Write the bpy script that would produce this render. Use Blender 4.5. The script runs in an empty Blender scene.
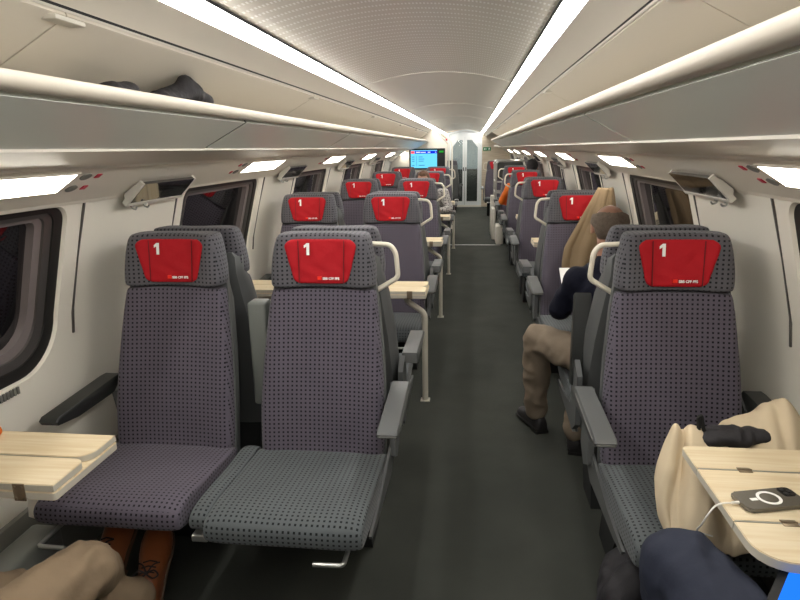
import bpy, bmesh, math, random
from mathutils import Vector, Matrix, noise
random.seed(7)
S = bpy.context.scene
COL = S.collection
PI = math.pi

# ------------------------------------------------------------------ materials
def srgb(r, g, b):
    f = lambda c: (c/255/12.92) if c/255 <= .04045 else ((c/255+.055)/1.055)**2.4
    return (f(r), f(g), f(b), 1)

def dim(r, g, b, k=.55):
    c = srgb(r, g, b); return (c[0]*k, c[1]*k, c[2]*k, 1)

def mat(name, col, rough=.5, metal=0, spec=.5, bump=0, bscale=60, var=0, vscale=8, coat=0):
    m = bpy.data.materials.new(name); m.use_nodes = True
    nt = m.node_tree; b = nt.nodes['Principled BSDF']
    b.inputs['Base Color'].default_value = col
    b.inputs['Roughness'].default_value = rough
    b.inputs['Metallic'].default_value = metal
    b.inputs['Specular IOR Level'].default_value = spec
    b.inputs['Coat Weight'].default_value = coat
    tc = nt.nodes.new('ShaderNodeTexCoord')
    if bump:
        n = nt.nodes.new('ShaderNodeTexNoise'); n.inputs['Scale'].default_value = bscale
        n.inputs['Detail'].default_value = 4
        bp = nt.nodes.new('ShaderNodeBump'); bp.inputs['Strength'].default_value = bump
        bp.inputs['Distance'].default_value = .01
        nt.links.new(tc.outputs['Object'], n.inputs['Vector'])
        nt.links.new(n.outputs['Fac'], bp.inputs['Height'])
        nt.links.new(bp.outputs['Normal'], b.inputs['Normal'])
    if var:
        n = nt.nodes.new('ShaderNodeTexNoise'); n.inputs['Scale'].default_value = vscale
        n.inputs['Detail'].default_value = 5
        mx = nt.nodes.new('ShaderNodeMix'); mx.data_type = 'RGBA'
        mx.inputs['A'].default_value = tuple(c*(1-var) for c in col[:3])+(1,)
        mx.inputs['B'].default_value = tuple(min(1, c*(1+var)) for c in col[:3])+(1,)
        nt.links.new(tc.outputs['Object'], n.inputs['Vector'])
        nt.links.new(n.outputs['Fac'], mx.inputs['Factor'])
        nt.links.new(mx.outputs['Result'], b.inputs['Base Color'])
    return m

def emit(name, col, strength):
    m = bpy.data.materials.new(name); m.use_nodes = True
    nt = m.node_tree; nt.nodes.clear()
    o = nt.nodes.new('ShaderNodeOutputMaterial'); e = nt.nodes.new('ShaderNodeEmission')
    e.inputs['Color'].default_value = col; e.inputs['Strength'].default_value = strength
    nt.links.new(e.outputs[0], o.inputs['Surface']); return m

def math_node(nt, op, a, b=None, c=None):
    n = nt.nodes.new('ShaderNodeMath'); n.operation = op
    for i, v in enumerate((a, b, c)):
        if v is None: continue
        if isinstance(v, (int, float)): n.inputs[i].default_value = v
        else: nt.links.new(v, n.inputs[i])
    return n.outputs[0]

def dots(nt, vec, pu, pv, size):
    """square woven dots on a regular grid"""
    s = nt.nodes.new('ShaderNodeSeparateXYZ'); nt.links.new(vec, s.inputs[0])
    r = []
    for o, p in ((s.outputs[0], pu), (s.outputs[1], pv)):
        f = math_node(nt, 'FRACT', math_node(nt, 'DIVIDE', o, p))
        d = math_node(nt, 'ABSOLUTE', math_node(nt, 'SUBTRACT', f, .5))
        r.append(math_node(nt, 'LESS_THAN', math_node(nt, 'MULTIPLY', d, p), size if isinstance(size, float) else size[len(r)]))
    return math_node(nt, 'MULTIPLY', r[0], r[1])

def fabric(name, col, dotcol):
    m = mat(name, col, .85, spec=.25)
    nt = m.node_tree; b = nt.nodes['Principled BSDF']
    b.inputs['Sheen Weight'].default_value = .12
    b.inputs['Sheen Roughness'].default_value = .5
    uv = nt.nodes.new('ShaderNodeUVMap')
    d = dots(nt, uv.outputs[0], .0178, .0165, .0035)
    n = nt.nodes.new('ShaderNodeTexNoise'); n.inputs['Scale'].default_value = 9; n.inputs['Detail'].default_value = 5
    tc = nt.nodes.new('ShaderNodeTexCoord'); nt.links.new(tc.outputs['Object'], n.inputs['Vector'])
    w = nt.nodes.new('ShaderNodeTexNoise'); w.inputs['Scale'].default_value = 420
    nt.links.new(uv.outputs[0], w.inputs['Vector'])
    f = math_node(nt, 'ADD', math_node(nt, 'MULTIPLY', n.outputs['Fac'], .5), math_node(nt, 'MULTIPLY', w.outputs['Fac'], .5))
    mx = nt.nodes.new('ShaderNodeMix'); mx.data_type = 'RGBA'
    mx.inputs['A'].default_value = tuple(c*.72 for c in col[:3])+(1,)
    mx.inputs['B'].default_value = tuple(c*1.28 for c in col[:3])+(1,)
    nt.links.new(f, mx.inputs['Factor'])
    m2 = nt.nodes.new('ShaderNodeMix'); m2.data_type = 'RGBA'
    m2.inputs['B'].default_value = dotcol
    nt.links.new(d, m2.inputs['Factor']); nt.links.new(mx.outputs['Result'], m2.inputs['A'])
    nt.links.new(m2.outputs['Result'], b.inputs['Base Color'])
    bp = nt.nodes.new('ShaderNodeBump'); bp.inputs['Strength'].default_value = .25; bp.inputs['Distance'].default_value = .003
    nt.links.new(w.outputs['Fac'], bp.inputs['Height']); nt.links.new(bp.outputs['Normal'], b.inputs['Normal'])
    return m

M = {}
M['wall'] = mat('cream_panel', srgb(236, 231, 219), .45, var=.02, vscale=3)
M['rackpaint'] = mat('warm_grey_paint', srgb(230, 223, 210), .4, var=.02, vscale=3)
M['rail'] = mat('rail_paint', srgb(205, 197, 182), .4)
M['underglass'] = mat('green_grey_panel', srgb(222, 225, 215), .3, spec=.5)
M['dark'] = mat('black_gap', srgb(22, 22, 22), .7)
M['rubber'] = mat('black_rubber', srgb(30, 29, 28), .45)
M['alu'] = mat('brushed_grey', srgb(105, 102, 100), .35, metal=.6)
M['glass_reflection'] = mat('reflection_ring', srgb(120, 112, 112), .3)  # pinkish grey of the frame edges mirrored in the glass, as a colour
M['glass'] = mat('night_glass', srgb(18, 17, 20), .03, spec=.9, coat=.5)
M['violet'] = fabric('dotted_violet_fabric', dim(111, 104, 118, .64), srgb(24, 20, 27))
M['slate'] = fabric('dotted_slate_fabric', dim(106, 112, 115, .62), srgb(20, 22, 25))
M['grey'] = fabric('dotted_grey_fabric', dim(112, 110, 117, .60), srgb(28, 27, 31))
M['red'] = mat('red_cover', dim(200, 22, 36, .72), .75, spec=.3, bump=.5, bscale=18, var=.12, vscale=14)
M['seam'] = mat('dark_red_seam', srgb(110, 8, 18), .8)
M['white'] = mat('white_print', srgb(240, 238, 235), .6)
M['logo'] = mat('bright_red_print', srgb(250, 45, 25), .6)
M['shell'] = mat('grey_shell', dim(120, 122, 122), .45)
M['armtop'] = mat('armrest_grey', dim(112, 114, 114), .4)
M['armdark'] = mat('armrest_dark', dim(58, 60, 58), .4)
M['armedge'] = mat('armrest_edge', dim(160, 160, 155), .35)
M['greenbox'] = mat('pale_green_grey', dim(150, 155, 150), .45)
M['handle'] = mat('cream_handle', dim(232, 224, 206, .85), .35)
M['underseat'] = mat('under_seat_black', srgb(30, 31, 31), .7)
M['metal'] = mat('satin_metal', srgb(190, 190, 186), .3, metal=.8)
M['darkmetal'] = mat('bronze_hinge', dim(150, 134, 112, .9), .4, metal=.7)
M['edge'] = mat('table_edge', dim(222, 216, 200, .75), .4)
M['heater'] = mat('heater_grey', dim(165, 168, 162), .4)
M['heater2'] = mat('sill_dark', dim(128, 128, 122, .8), .45)
M['screen_off'] = mat('glossy_display', srgb(28, 28, 30), .06, spec=.9, coat=.6)
M['redmark'] = mat('red_mark', srgb(190, 30, 60), .5)
M['skin'] = mat('skin', dim(212, 158, 132), .5, var=.06, vscale=30)
M['khaki'] = mat('khaki_cotton', dim(164, 142, 116, .62), .85, spec=.2, bump=.5, bscale=14, var=.1, vscale=10)
M['beige_trs'] = mat('beige_cotton', dim(165, 148, 128), .85, spec=.2, bump=.5, bscale=16, var=.1, vscale=12)
M['navy'] = mat('navy_cotton', dim(54, 59, 76, .62), .8, spec=.25, bump=.6, bscale=12, var=.15, vscale=10)
M['navyknit'] = mat('navy_knit', dim(24, 26, 44), .85, spec=.2, bump=.4, bscale=40, var=.15, vscale=12)
M['leather'] = mat('brown_leather', dim(150, 86, 50, .8), .28, spec=.6, var=.3, vscale=14, bump=.2, bscale=30)
M['sole'] = mat('brown_sole', dim(96, 66, 42), .5)
M['lace'] = mat('dark_lace', srgb(36, 34, 38), .8)
M['blackshoe'] = mat('black_shoe', srgb(32, 29, 30), .55, bump=.2)
M['hairgrey'] = mat('grey_hair', dim(126, 112, 98, .8), .8, bump=1, bscale=160, var=.45, vscale=70)
M['hairbrown'] = mat('brown_hair', dim(120, 84, 60), .7, bump=.8, bscale=120, var=.3, vscale=60)
M['hairdark'] = mat('dark_hair', srgb(36, 34, 38), .7, bump=.8, bscale=120, var=.3, vscale=60)
M['orange'] = mat('orange_jacket', dim(236, 118, 28, .9), .75, var=.1)
M['coat'] = mat('beige_coat', dim(220, 202, 172, .85), .85, spec=.2, bump=.3, bscale=20, var=.06, vscale=10)
M['jacket'] = mat('tan_jacket', dim(184, 158, 124, .5), .7, spec=.3, bump=.3, bscale=25, var=.08)
M['blackcloth'] = mat('black_cloth', srgb(38, 36, 40), .75, bump=.8, bscale=22, var=.3, vscale=18)
M['phone'] = mat('phone_grey', dim(122, 116, 104), .15, spec=.7, coat=.5)
M['phonedark'] = mat('phone_dark', srgb(40, 38, 36), .15, spec=.7)
M['cable'] = mat('white_cable', srgb(235, 232, 225), .5)
M['doorgrey'] = mat('door_frame_grey', srgb(226, 230, 230), .35)
M['lobby'] = mat('lobby_grey', srgb(176, 186, 190), .5)
M['boxwhite'] = mat('box_white', srgb(205, 200, 188), .45)
M['signgreen'] = mat('exit_green', srgb(20, 120, 70), .4)
M['redpaint'] = mat('red_paint', srgb(200, 40, 40), .5)
M['eye'] = mat('eye_dark', srgb(40, 30, 25), .2)
M['stem'] = mat('white_trim', srgb(228, 224, 214), .35)
M['flapframe'] = mat('flap_frame_white', srgb(222, 218, 208), .35)
LIGHT = emit('cool_white_strip', (1, .975, .93, 1), 27)
LAMP = emit('warm_lamp_panel', (1, .93, .80, 1), 14)

def wood(name, a, b, axis, sc):
    m = mat(name, a, .4)
    nt = m.node_tree; p = nt.nodes['Principled BSDF']
    tc = nt.nodes.new('ShaderNodeTexCoord'); mp = nt.nodes.new('ShaderNodeMapping')
    mp.inputs['Scale'].default_value = sc
    nt.links.new(tc.outputs['Object'], mp.inputs['Vector'])
    n = nt.nodes.new('ShaderNodeTexNoise'); n.inputs['Scale'].default_value = 6; n.inputs['Detail'].default_value = 6
    nt.links.new(mp.outputs[0], n.inputs['Vector'])
    r = nt.nodes.new('ShaderNodeValToRGB')
    r.color_ramp.elements[0].position = .35; r.color_ramp.elements[0].color = b
    r.color_ramp.elements[1].position = .62; r.color_ramp.elements[1].color = a
    nt.links.new(n.outputs['Fac'], r.inputs[0]); nt.links.new(r.outputs[0], p.inputs['Base Color'])
    return m
M['wood'] = wood('pale_ash', dim(242, 226, 194, .82), dim(230, 208, 168, .82), 'x', (.6, 12, 3))
M['endwood'] = wood('bleached_wood', srgb(216, 202, 180), srgb(196, 180, 156), 'x', (.5, 3, 9))

# carpet
m = mat('charcoal_carpet', srgb(66, 68, 63), .95, spec=.15, bump=.6, bscale=500, var=.3, vscale=3)
nt = m.node_tree
M['carpet'] = m
# patterned dress
m = mat('patterned_cloth', dim(150, 146, 142), .85)
nt = m.node_tree
v = nt.nodes.new('ShaderNodeTexVoronoi'); v.inputs['Scale'].default_value = 45
tc = nt.nodes.new('ShaderNodeTexCoord'); nt.links.new(tc.outputs['Object'], v.inputs['Vector'])
r = nt.nodes.new('ShaderNodeValToRGB'); r.color_ramp.elements[0].color = srgb(40, 38, 42); r.color_ramp.elements[1].color = srgb(150, 146, 142)
r.color_ramp.elements[0].position = .25; r.color_ramp.elements[1].position = .45
nt.links.new(v.outputs['Distance'], r.inputs[0]); nt.links.new(r.outputs[0], nt.nodes['Principled BSDF'].inputs['Base Color'])
M['pattern'] = m
# perforated metal ceiling
m = mat('perforated_metal', srgb(230, 224, 212), .40, metal=.6)
nt = m.node_tree; b = nt.nodes['Principled BSDF']
tc = nt.nodes.new('ShaderNodeTexCoord')
d = dots(nt, tc.outputs['Object'], .0125, .072, (.0032, .011))
sp = nt.nodes.new('ShaderNodeSeparateXYZ'); nt.links.new(tc.outputs['Object'], sp.inputs[0])
near = math_node(nt, 'LESS_THAN', sp.outputs[1], 4.09)
d = math_node(nt, 'MULTIPLY', d, near)
mx = nt.nodes.new('ShaderNodeMix'); mx.data_type = 'RGBA'
mx.inputs['A'].default_value = srgb(222, 216, 204); mx.inputs['B'].default_value = srgb(252, 250, 244)
nt.links.new(d, mx.inputs['Factor']); nt.links.new(mx.outputs['Result'], b.inputs['Base Color'])
M['ceil'] = m
# clear door glass
m = bpy.data.materials.new('clear_glass'); m.use_nodes = True
nt = m.node_tree; nt.nodes.clear()
o = nt.nodes.new('ShaderNodeOutputMaterial'); mixs = nt.nodes.new('ShaderNodeMixShader')
t = nt.nodes.new('ShaderNodeBsdfTransparent'); t.inputs[0].default_value = (.80, .86, .88, 1)
g = nt.nodes.new('ShaderNodeBsdfGlossy'); g.inputs['Roughness'].default_value = .05
mixs.inputs[0].default_value = .10
nt.links.new(t.outputs[0], mixs.inputs[1]); nt.links.new(g.outputs[0], mixs.inputs[2]); nt.links.new(mixs.outputs[0], o.inputs[0])
M['clear'] = m
m = bpy.data.materials.new('clear_case'); m.use_nodes = True

# ------------------------------------------------------------------ mesh helpers
def link(o, parent=None):
    COL.objects.link(o)
    if parent is not None: o.parent = parent
    return o

def mesh_obj(name, me, m, parent=None, smooth=True):
    o = bpy.data.objects.new(name, me)
    if not me.materials:
        for x in (m if isinstance(m, (list, tuple)) else [m]): me.materials.append(x)
    if smooth: me.shade_smooth()
    return link(o, parent)

def boxuv(me):
    uv = me.uv_layers.new(name='UVMap') if not me.uv_layers else me.uv_layers[0]
    for p in me.polygons:
        n = p.normal; ax = max(range(3), key=lambda i: abs(n[i]))
        for li in p.loop_indices:
            c = me.vertices[me.loops[li].vertex_index].co
            uv.data[li].uv = (c.y, c.z) if ax == 0 else ((c.x, c.z) if ax == 1 else (c.x, c.y))

def obj(name, bm, m, parent=None, smooth=False, uv=False, sharp=35):
    bmesh.ops.recalc_face_normals(bm, faces=bm.faces)
    me = bpy.data.meshes.new(name); bm.to_mesh(me); bm.free()
    if uv: boxuv(me)
    if smooth:
        me.shade_smooth()
        try: me.set_sharp_from_angle(angle=math.radians(sharp))
        except Exception: pass
    for x in (m if isinstance(m, (list, tuple)) else [m]): me.materials.append(x)
    o = bpy.data.objects.new(name, me)
    return link(o, parent)

def BM(): return bmesh.new()

def box(bm, x0, x1, y0, y1, z0, z1, bev=0, seg=2, mi=0, mtx=None):
    n0 = len(bm.faces)
    vs = [bm.verts.new((x, y, z)) for x in (x0, x1) for y in (y0, y1) for z in (z0, z1)]
    F = [(0, 1, 3, 2), (4, 6, 7, 5), (0, 4, 5, 1), (2, 3, 7, 6), (0, 2, 6, 4), (1, 5, 7, 3)]
    fs = [bm.faces.new([vs[i] for i in f]) for f in F]
    es = list({e for f in fs for e in f.edges})
    if bev:
        bmesh.ops.bevel(bm, geom=es, offset=bev, segments=seg, profile=.5, affect='EDGES')
    bm.faces.ensure_lookup_table()
    new = [f for f in bm.faces][n0:]
    for f in new: f.material_index = mi
    if mtx is not None:
        bmesh.ops.transform(bm, matrix=mtx, verts=list({v for f in new for v in f.verts}))
    return new

def prism(bm, pts, f0, f1, mi=0):
    """pts: list of 2-D points; f0/f1 map them to 3-D at both ends"""
    a = [bm.verts.new(f0(p)) for p in pts]; b = [bm.verts.new(f1(p)) for p in pts]
    n = len(pts); out = []
    for i in range(n):
        out.append(bm.faces.new((a[i], a[(i+1) % n], b[(i+1) % n], b[i])))
    out.append(bm.faces.new(a)); out.append(bm.faces.new(list(reversed(b))))
    for f in out: f.material_index = mi
    return out

def extr_y(bm, pts, y0, y1, mi=0):
    return prism(bm, pts, lambda p: (p[0], y0, p[1]), lambda p: (p[0], y1, p[1]), mi)
def extr_x(bm, pts, x0, x1, mi=0):
    return prism(bm, pts, lambda p: (x0, p[0], p[1]), lambda p: (x1, p[0], p[1]), mi)
def extr_z(bm, pts, z0, z1, mi=0):
    return prism(bm, pts, lambda p: (p[0], p[1], z0), lambda p: (p[0], p[1], z1), mi)

def loft(bm, rings, caps=True, mi=0):
    R = [[bm.verts.new(p) for p in r] for r in rings]
    n = len(R[0]); out = []
    for a, b in zip(R, R[1:]):
        for i in range(n):
            out.append(bm.faces.new((a[i], a[(i+1) % n], b[(i+1) % n], b[i])))
    if caps:
        out.append(bm.faces.new(list(reversed(R[0])))); out.append(bm.faces.new(R[-1]))
    for f in out: f.material_index = mi
    return out

def smooth_path(pts, n=6):
    P = [Vector(p) for p in pts]
    if len(P) < 3: return P
    out = []
    for i in range(len(P)-1):
        p0, p1, p2, p3 = P[max(i-1, 0)], P[i], P[i+1], P[min(i+2, len(P)-1)]
        for k in range(n):
            t = k/n
            out.append(.5*((2*p1)+(-p0+p2)*t+(2*p0-5*p1+4*p2-p3)*t*t+(-p0+3*p1-3*p2+p3)*t**3))
    out.append(P[-1]); return out

def round_path(pts, r, n=5):
    P = [Vector(p) for p in pts]; out = [P[0]]
    for i in range(1, len(P)-1):
        a = (P[i-1]-P[i]); b = (P[i+1]-P[i]); ra = min(r, a.length*.45, b.length*.45)
        s, e = P[i]+a.normalized()*ra, P[i]+b.normalized()*ra
        for k in range(n+1):
            t = k/n; out.append((1-t)**2*s+2*t*(1-t)*P[i]+t*t*e)
    out.append(P[-1]); return out

def tube(bm, pts, r, seg=8, ry=None, mi=0):
    P = [Vector(p) for p in pts]; rings = []
    up = Vector((.31, .17, .93)).normalized(); ry = ry or r
    prev = None
    for i, p in enumerate(P):
        t = (P[min(i+1, len(P)-1)]-P[max(i-1, 0)]).normalized()
        if prev is None:
            u = t.cross(up)
            if u.length < .05: u = t.cross(Vector((1, 0, 0)))
        else:
            u = prev - t*prev.dot(t)
        u.normalize(); prev = u; w = t.cross(u)
        rings.append([p+u*math.cos(2*PI*k/seg)*r+w*math.sin(2*PI*k/seg)*ry for k in range(seg)])
    return loft(bm, rings, True, mi)

def bake(o, mods):
    """apply modifiers to a temporary object and keep the resulting mesh"""
    for kind, kw in mods:
        md = o.modifiers.new(kind, kind)
        for k, v in kw.items(): setattr(md, k, v)
    dg = bpy.context.evaluated_depsgraph_get(); dg.update()
    me = bpy.data.meshes.new_from_object(o.evaluated_get(dg))
    old = o.data; o.modifiers.clear(); o.data = me; me.name = old.name
    return o

def subsurf(o, lv=2, uv=False):
    bake(o, [('SUBSURF', dict(levels=lv, render_levels=lv))])
    o.data.shade_smooth()
    if uv: boxuv(o.data)
    return o

_text = {}
def text_bm(body, size, depth, mtx, bm=None, bold=0):
    c = bpy.data.curves.new('t', 'FONT'); c.body = body; c.size = size; c.extrude = depth; c.offset = bold
    c.align_x = 'LEFT'; c.resolution_u = 3
    o = bpy.data.objects.new('t', c); COL.objects.link(o)
    dg = bpy.context.evaluated_depsgraph_get(); dg.update()
    me = bpy.data.meshes.new_from_object(o.evaluated_get(dg))
    bpy.data.objects.remove(o); bpy.data.curves.remove(c)
    me.transform(mtx)
    bm = bm or bmesh.new(); bm.from_mesh(me); bpy.data.meshes.remove(me)
    return bm

def tag(o, label, cat, group=None, kind=None):
    o['label'] = label; o['category'] = cat
    if group: o['group'] = group
    if kind: o['kind'] = kind
    return o
def structure(o):
    o['kind'] = 'structure'; return o
def empty(name, loc, rz=0):
    o = bpy.data.objects.new(name, None); o.location = loc; o.rotation_euler = (0, 0, rz)
    o.empty_display_size = .1
    return link(o)
def dup(root, loc, rz=0):
    r = root.copy(); r.location = loc; r.rotation_euler = (0, 0, rz); COL.objects.link(r)
    def rec(src, dst):
        for ch in src.children:
            c = ch.copy(); COL.objects.link(c); c.parent = dst; rec(ch, c)
    rec(root, r); return r

ORD = ['nearest', 'second', 'third', 'fourth', 'fifth', 'sixth', 'seventh', 'eighth']
PITCH = 2.07
Y0, Y1 = -3.675, 16.95

# ------------------------------------------------------------------ car shell
PROF = [(0, 1.385), (.3, 1.385), (.8, 1.375), (1.0, 1.35), (1.2, 1.30), (1.42, 1.235), (1.6, 1.16)]
def WX(z):
    for (a, xa), (b, xb) in zip(PROF, PROF[1:]):
        if z <= b: return xa+(xb-xa)*(z-a)/(b-a)
    return PROF[-1][1]

bm = BM(); box(bm, -1.5, 1.5, Y0-.1, 19.6, -.06, 0)
structure(obj('floor', bm, M['carpet']))
bm = BM(); box(bm, -.12, .73, 10.13, 10.17, 0, .004)
structure(obj('trim_1', bm, M['metal']))

WIN = dict(y0=.93, y1=2.07, z0=.80, z1=1.418)
def win_loop(k, inset, n=10):
    """rounded rectangle of window k, corners rounder at the bottom"""
    y0 = WIN['y0']+PITCH*k+inset; y1 = WIN['y1']+PITCH*k-inset
    z0 = WIN['z0']+inset; z1 = WIN['z1']-inset*.4
    rb = max(.2-inset*.6, .05); rt = max(.06-inset*.3, .02)
    pts = []
    for cy, cz, r, a0 in ((y1-rt, z1-rt, rt, 0), (y0+rt, z1-rt, rt, 90), (y0+rb, z0+rb, rb, 180), (y1-rb, z0+rb, rb, 270)):
        for i in range(n+1):
            a = math.radians(a0+90*i/n); pts.append((cy+r*math.cos(a), cz+r*math.sin(a)))
    return pts

WK = range(-2, 8)
def wall(side):
    bm = BM()
    for k in WK:
        ya, yb = .465+PITCH*k, .465+PITCH*(k+1)
        za, zb = 0, 1.47
        inner = win_loop(k, 0)
        cy, cz = (ya+yb)/2, 1.1
        outer = []
        for (y, z) in inner:
            dy, dz = y-cy, z-cz
            s = min((yb-cy)/abs(dy) if abs(dy) > 1e-6 else 9e9, ((zb-cz)/dz if dz > 0 else (za-cz)/dz) if abs(dz) > 1e-6 else 9e9)
            outer.append((cy+dy*s, cz+dz*s))
        for (yy, zz) in ((yb, zb), (ya, zb), (ya, za), (yb, za)):
            an = math.atan2(zz-cz, yy-cy)
            i = min(range(len(inner)), key=lambda q: abs(math.remainder(math.atan2(inner[q][1]-cz, inner[q][0]-cy)-an, 2*PI)))
            outer[i] = (yy, zz)
        rings = []
        for t in (0, .12, .3, .5, .75, 1):
            rings.append([(a[0]+(b[0]-a[0])*t, a[1]+(b[1]-a[1])*t) for a, b in zip(inner, outer)])
        # reveal going outwards through the panel
        rv = [[bm.verts.new((side*(WX(z)+.03), y, z)) for (y, z) in win_loop(k, .012)]]
        V = rv+[[bm.verts.new((side*WX(z), y, z)) for (y, z) in r] for r in rings]
        n = len(inner)
        for a, b in zip(V, V[1:]):
            for i in range(n):
                bm.faces.new((a[i], a[(i+1) % n], b[(i+1) % n], b[i]))
    bmesh.ops.remove_doubles(bm, verts=bm.verts, dist=1e-4)
    o = obj('wall_left' if side < 0 else 'wall_right', bm, M['wall'], smooth=True, sharp=30)
    return structure(o)
wall(-1); wall(1)

wi = 0
for side in (-1, 1):
    for k in range(0, 8):
        wi += 1
        L = lambda ins, off: [(side*(WX(z)+off), y, z) for (y, z) in win_loop(k, ins)]
        bm = BM(); loft(bm, [L(.008, .012), L(.05, .016), L(.056, .05), L(.008, .05)], caps=False)
        V = bm.verts
        root = structure(obj('window_%d' % wi, bm, M['rubber'], smooth=True))
        bm = BM(); loft(bm, [L(.05, .022), L(.085, .026), L(.088, .065), L(.05, .065)], caps=False)
        obj('inner_frame', bm, M['alu'], root, smooth=True)
        bm = BM(); loft(bm, [L(.085, .036), L(.118, .040), L(.120, .075), L(.085, .075)], caps=False)
        obj('reflection_ring', bm, M['glass_reflection'], root, smooth=True)  # innermost ring paints the reflection of the frame edges in the pane
        bm = BM(); pts = L(.112, .07); pts2 = L(.112, .085)
        loft(bm, [pts, pts2]); obj('pane', bm, M['glass'], root)
        # blind guide slots in the surround, vent grille on the sill
        for yy in (WIN['y0']-.085+PITCH*k, WIN['y1']+.085+PITCH*k):
            bm = BM(); prev = None; zs = [.90+.52*i/10 for i in range(11)]
            rings = [[(side*(WX(z)-.007), yy-.004, z), (side*(WX(z)-.007), yy+.004, z), (side*(WX(z)+.02), yy+.004, z), (side*(WX(z)+.02), yy-.004, z)] for z in zs]
            loft(bm, rings); obj('blind_guide', bm, M['alu'], root)
        bm = BM()
        for i in range(42):
            y = WIN['y0']+.23+PITCH*k+i*.0163
            z = .782; box(bm, min(side*(WX(z)-.008), side*(WX(z)+.02)), max(side*(WX(z)-.008), side*(WX(z)+.02)), y, y+.010, z-.013, z+.013)
        obj('vent_grille', bm, M['heater2'], root)

# baseboards and heating ducts
for side, nm in ((-1, 'left'), (1, 'right')):
    bm = BM()
    pts = [(side*1.384, .0), (side*1.345, .0), (side*1.345, .29), (side*1.362, .335), (side*1.384, .335)]
    extr_y(bm, pts, Y0, Y1)
    structure(obj('baseboard_'+nm, bm, M['heater2'], smooth=True))
n = 0
for side in (-1, 1):
    for k in range(0, 5):
        n += 1
        bm = BM()
        a, b = side*1.343, side*1.225
        box(bm, min(a, b), max(a, b), 1.0+PITCH*k, 1.76+PITCH*k, 0, .30, .022, 3)
        o = obj('heating_duct', bm, M['heater'], smooth=True)
        tag(o, 'grey heating duct along the %s wall under the %s window table' % ('left' if side < 0 else 'right', ORD[k]), 'heater', 'heating ducts under the window tables')

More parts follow.
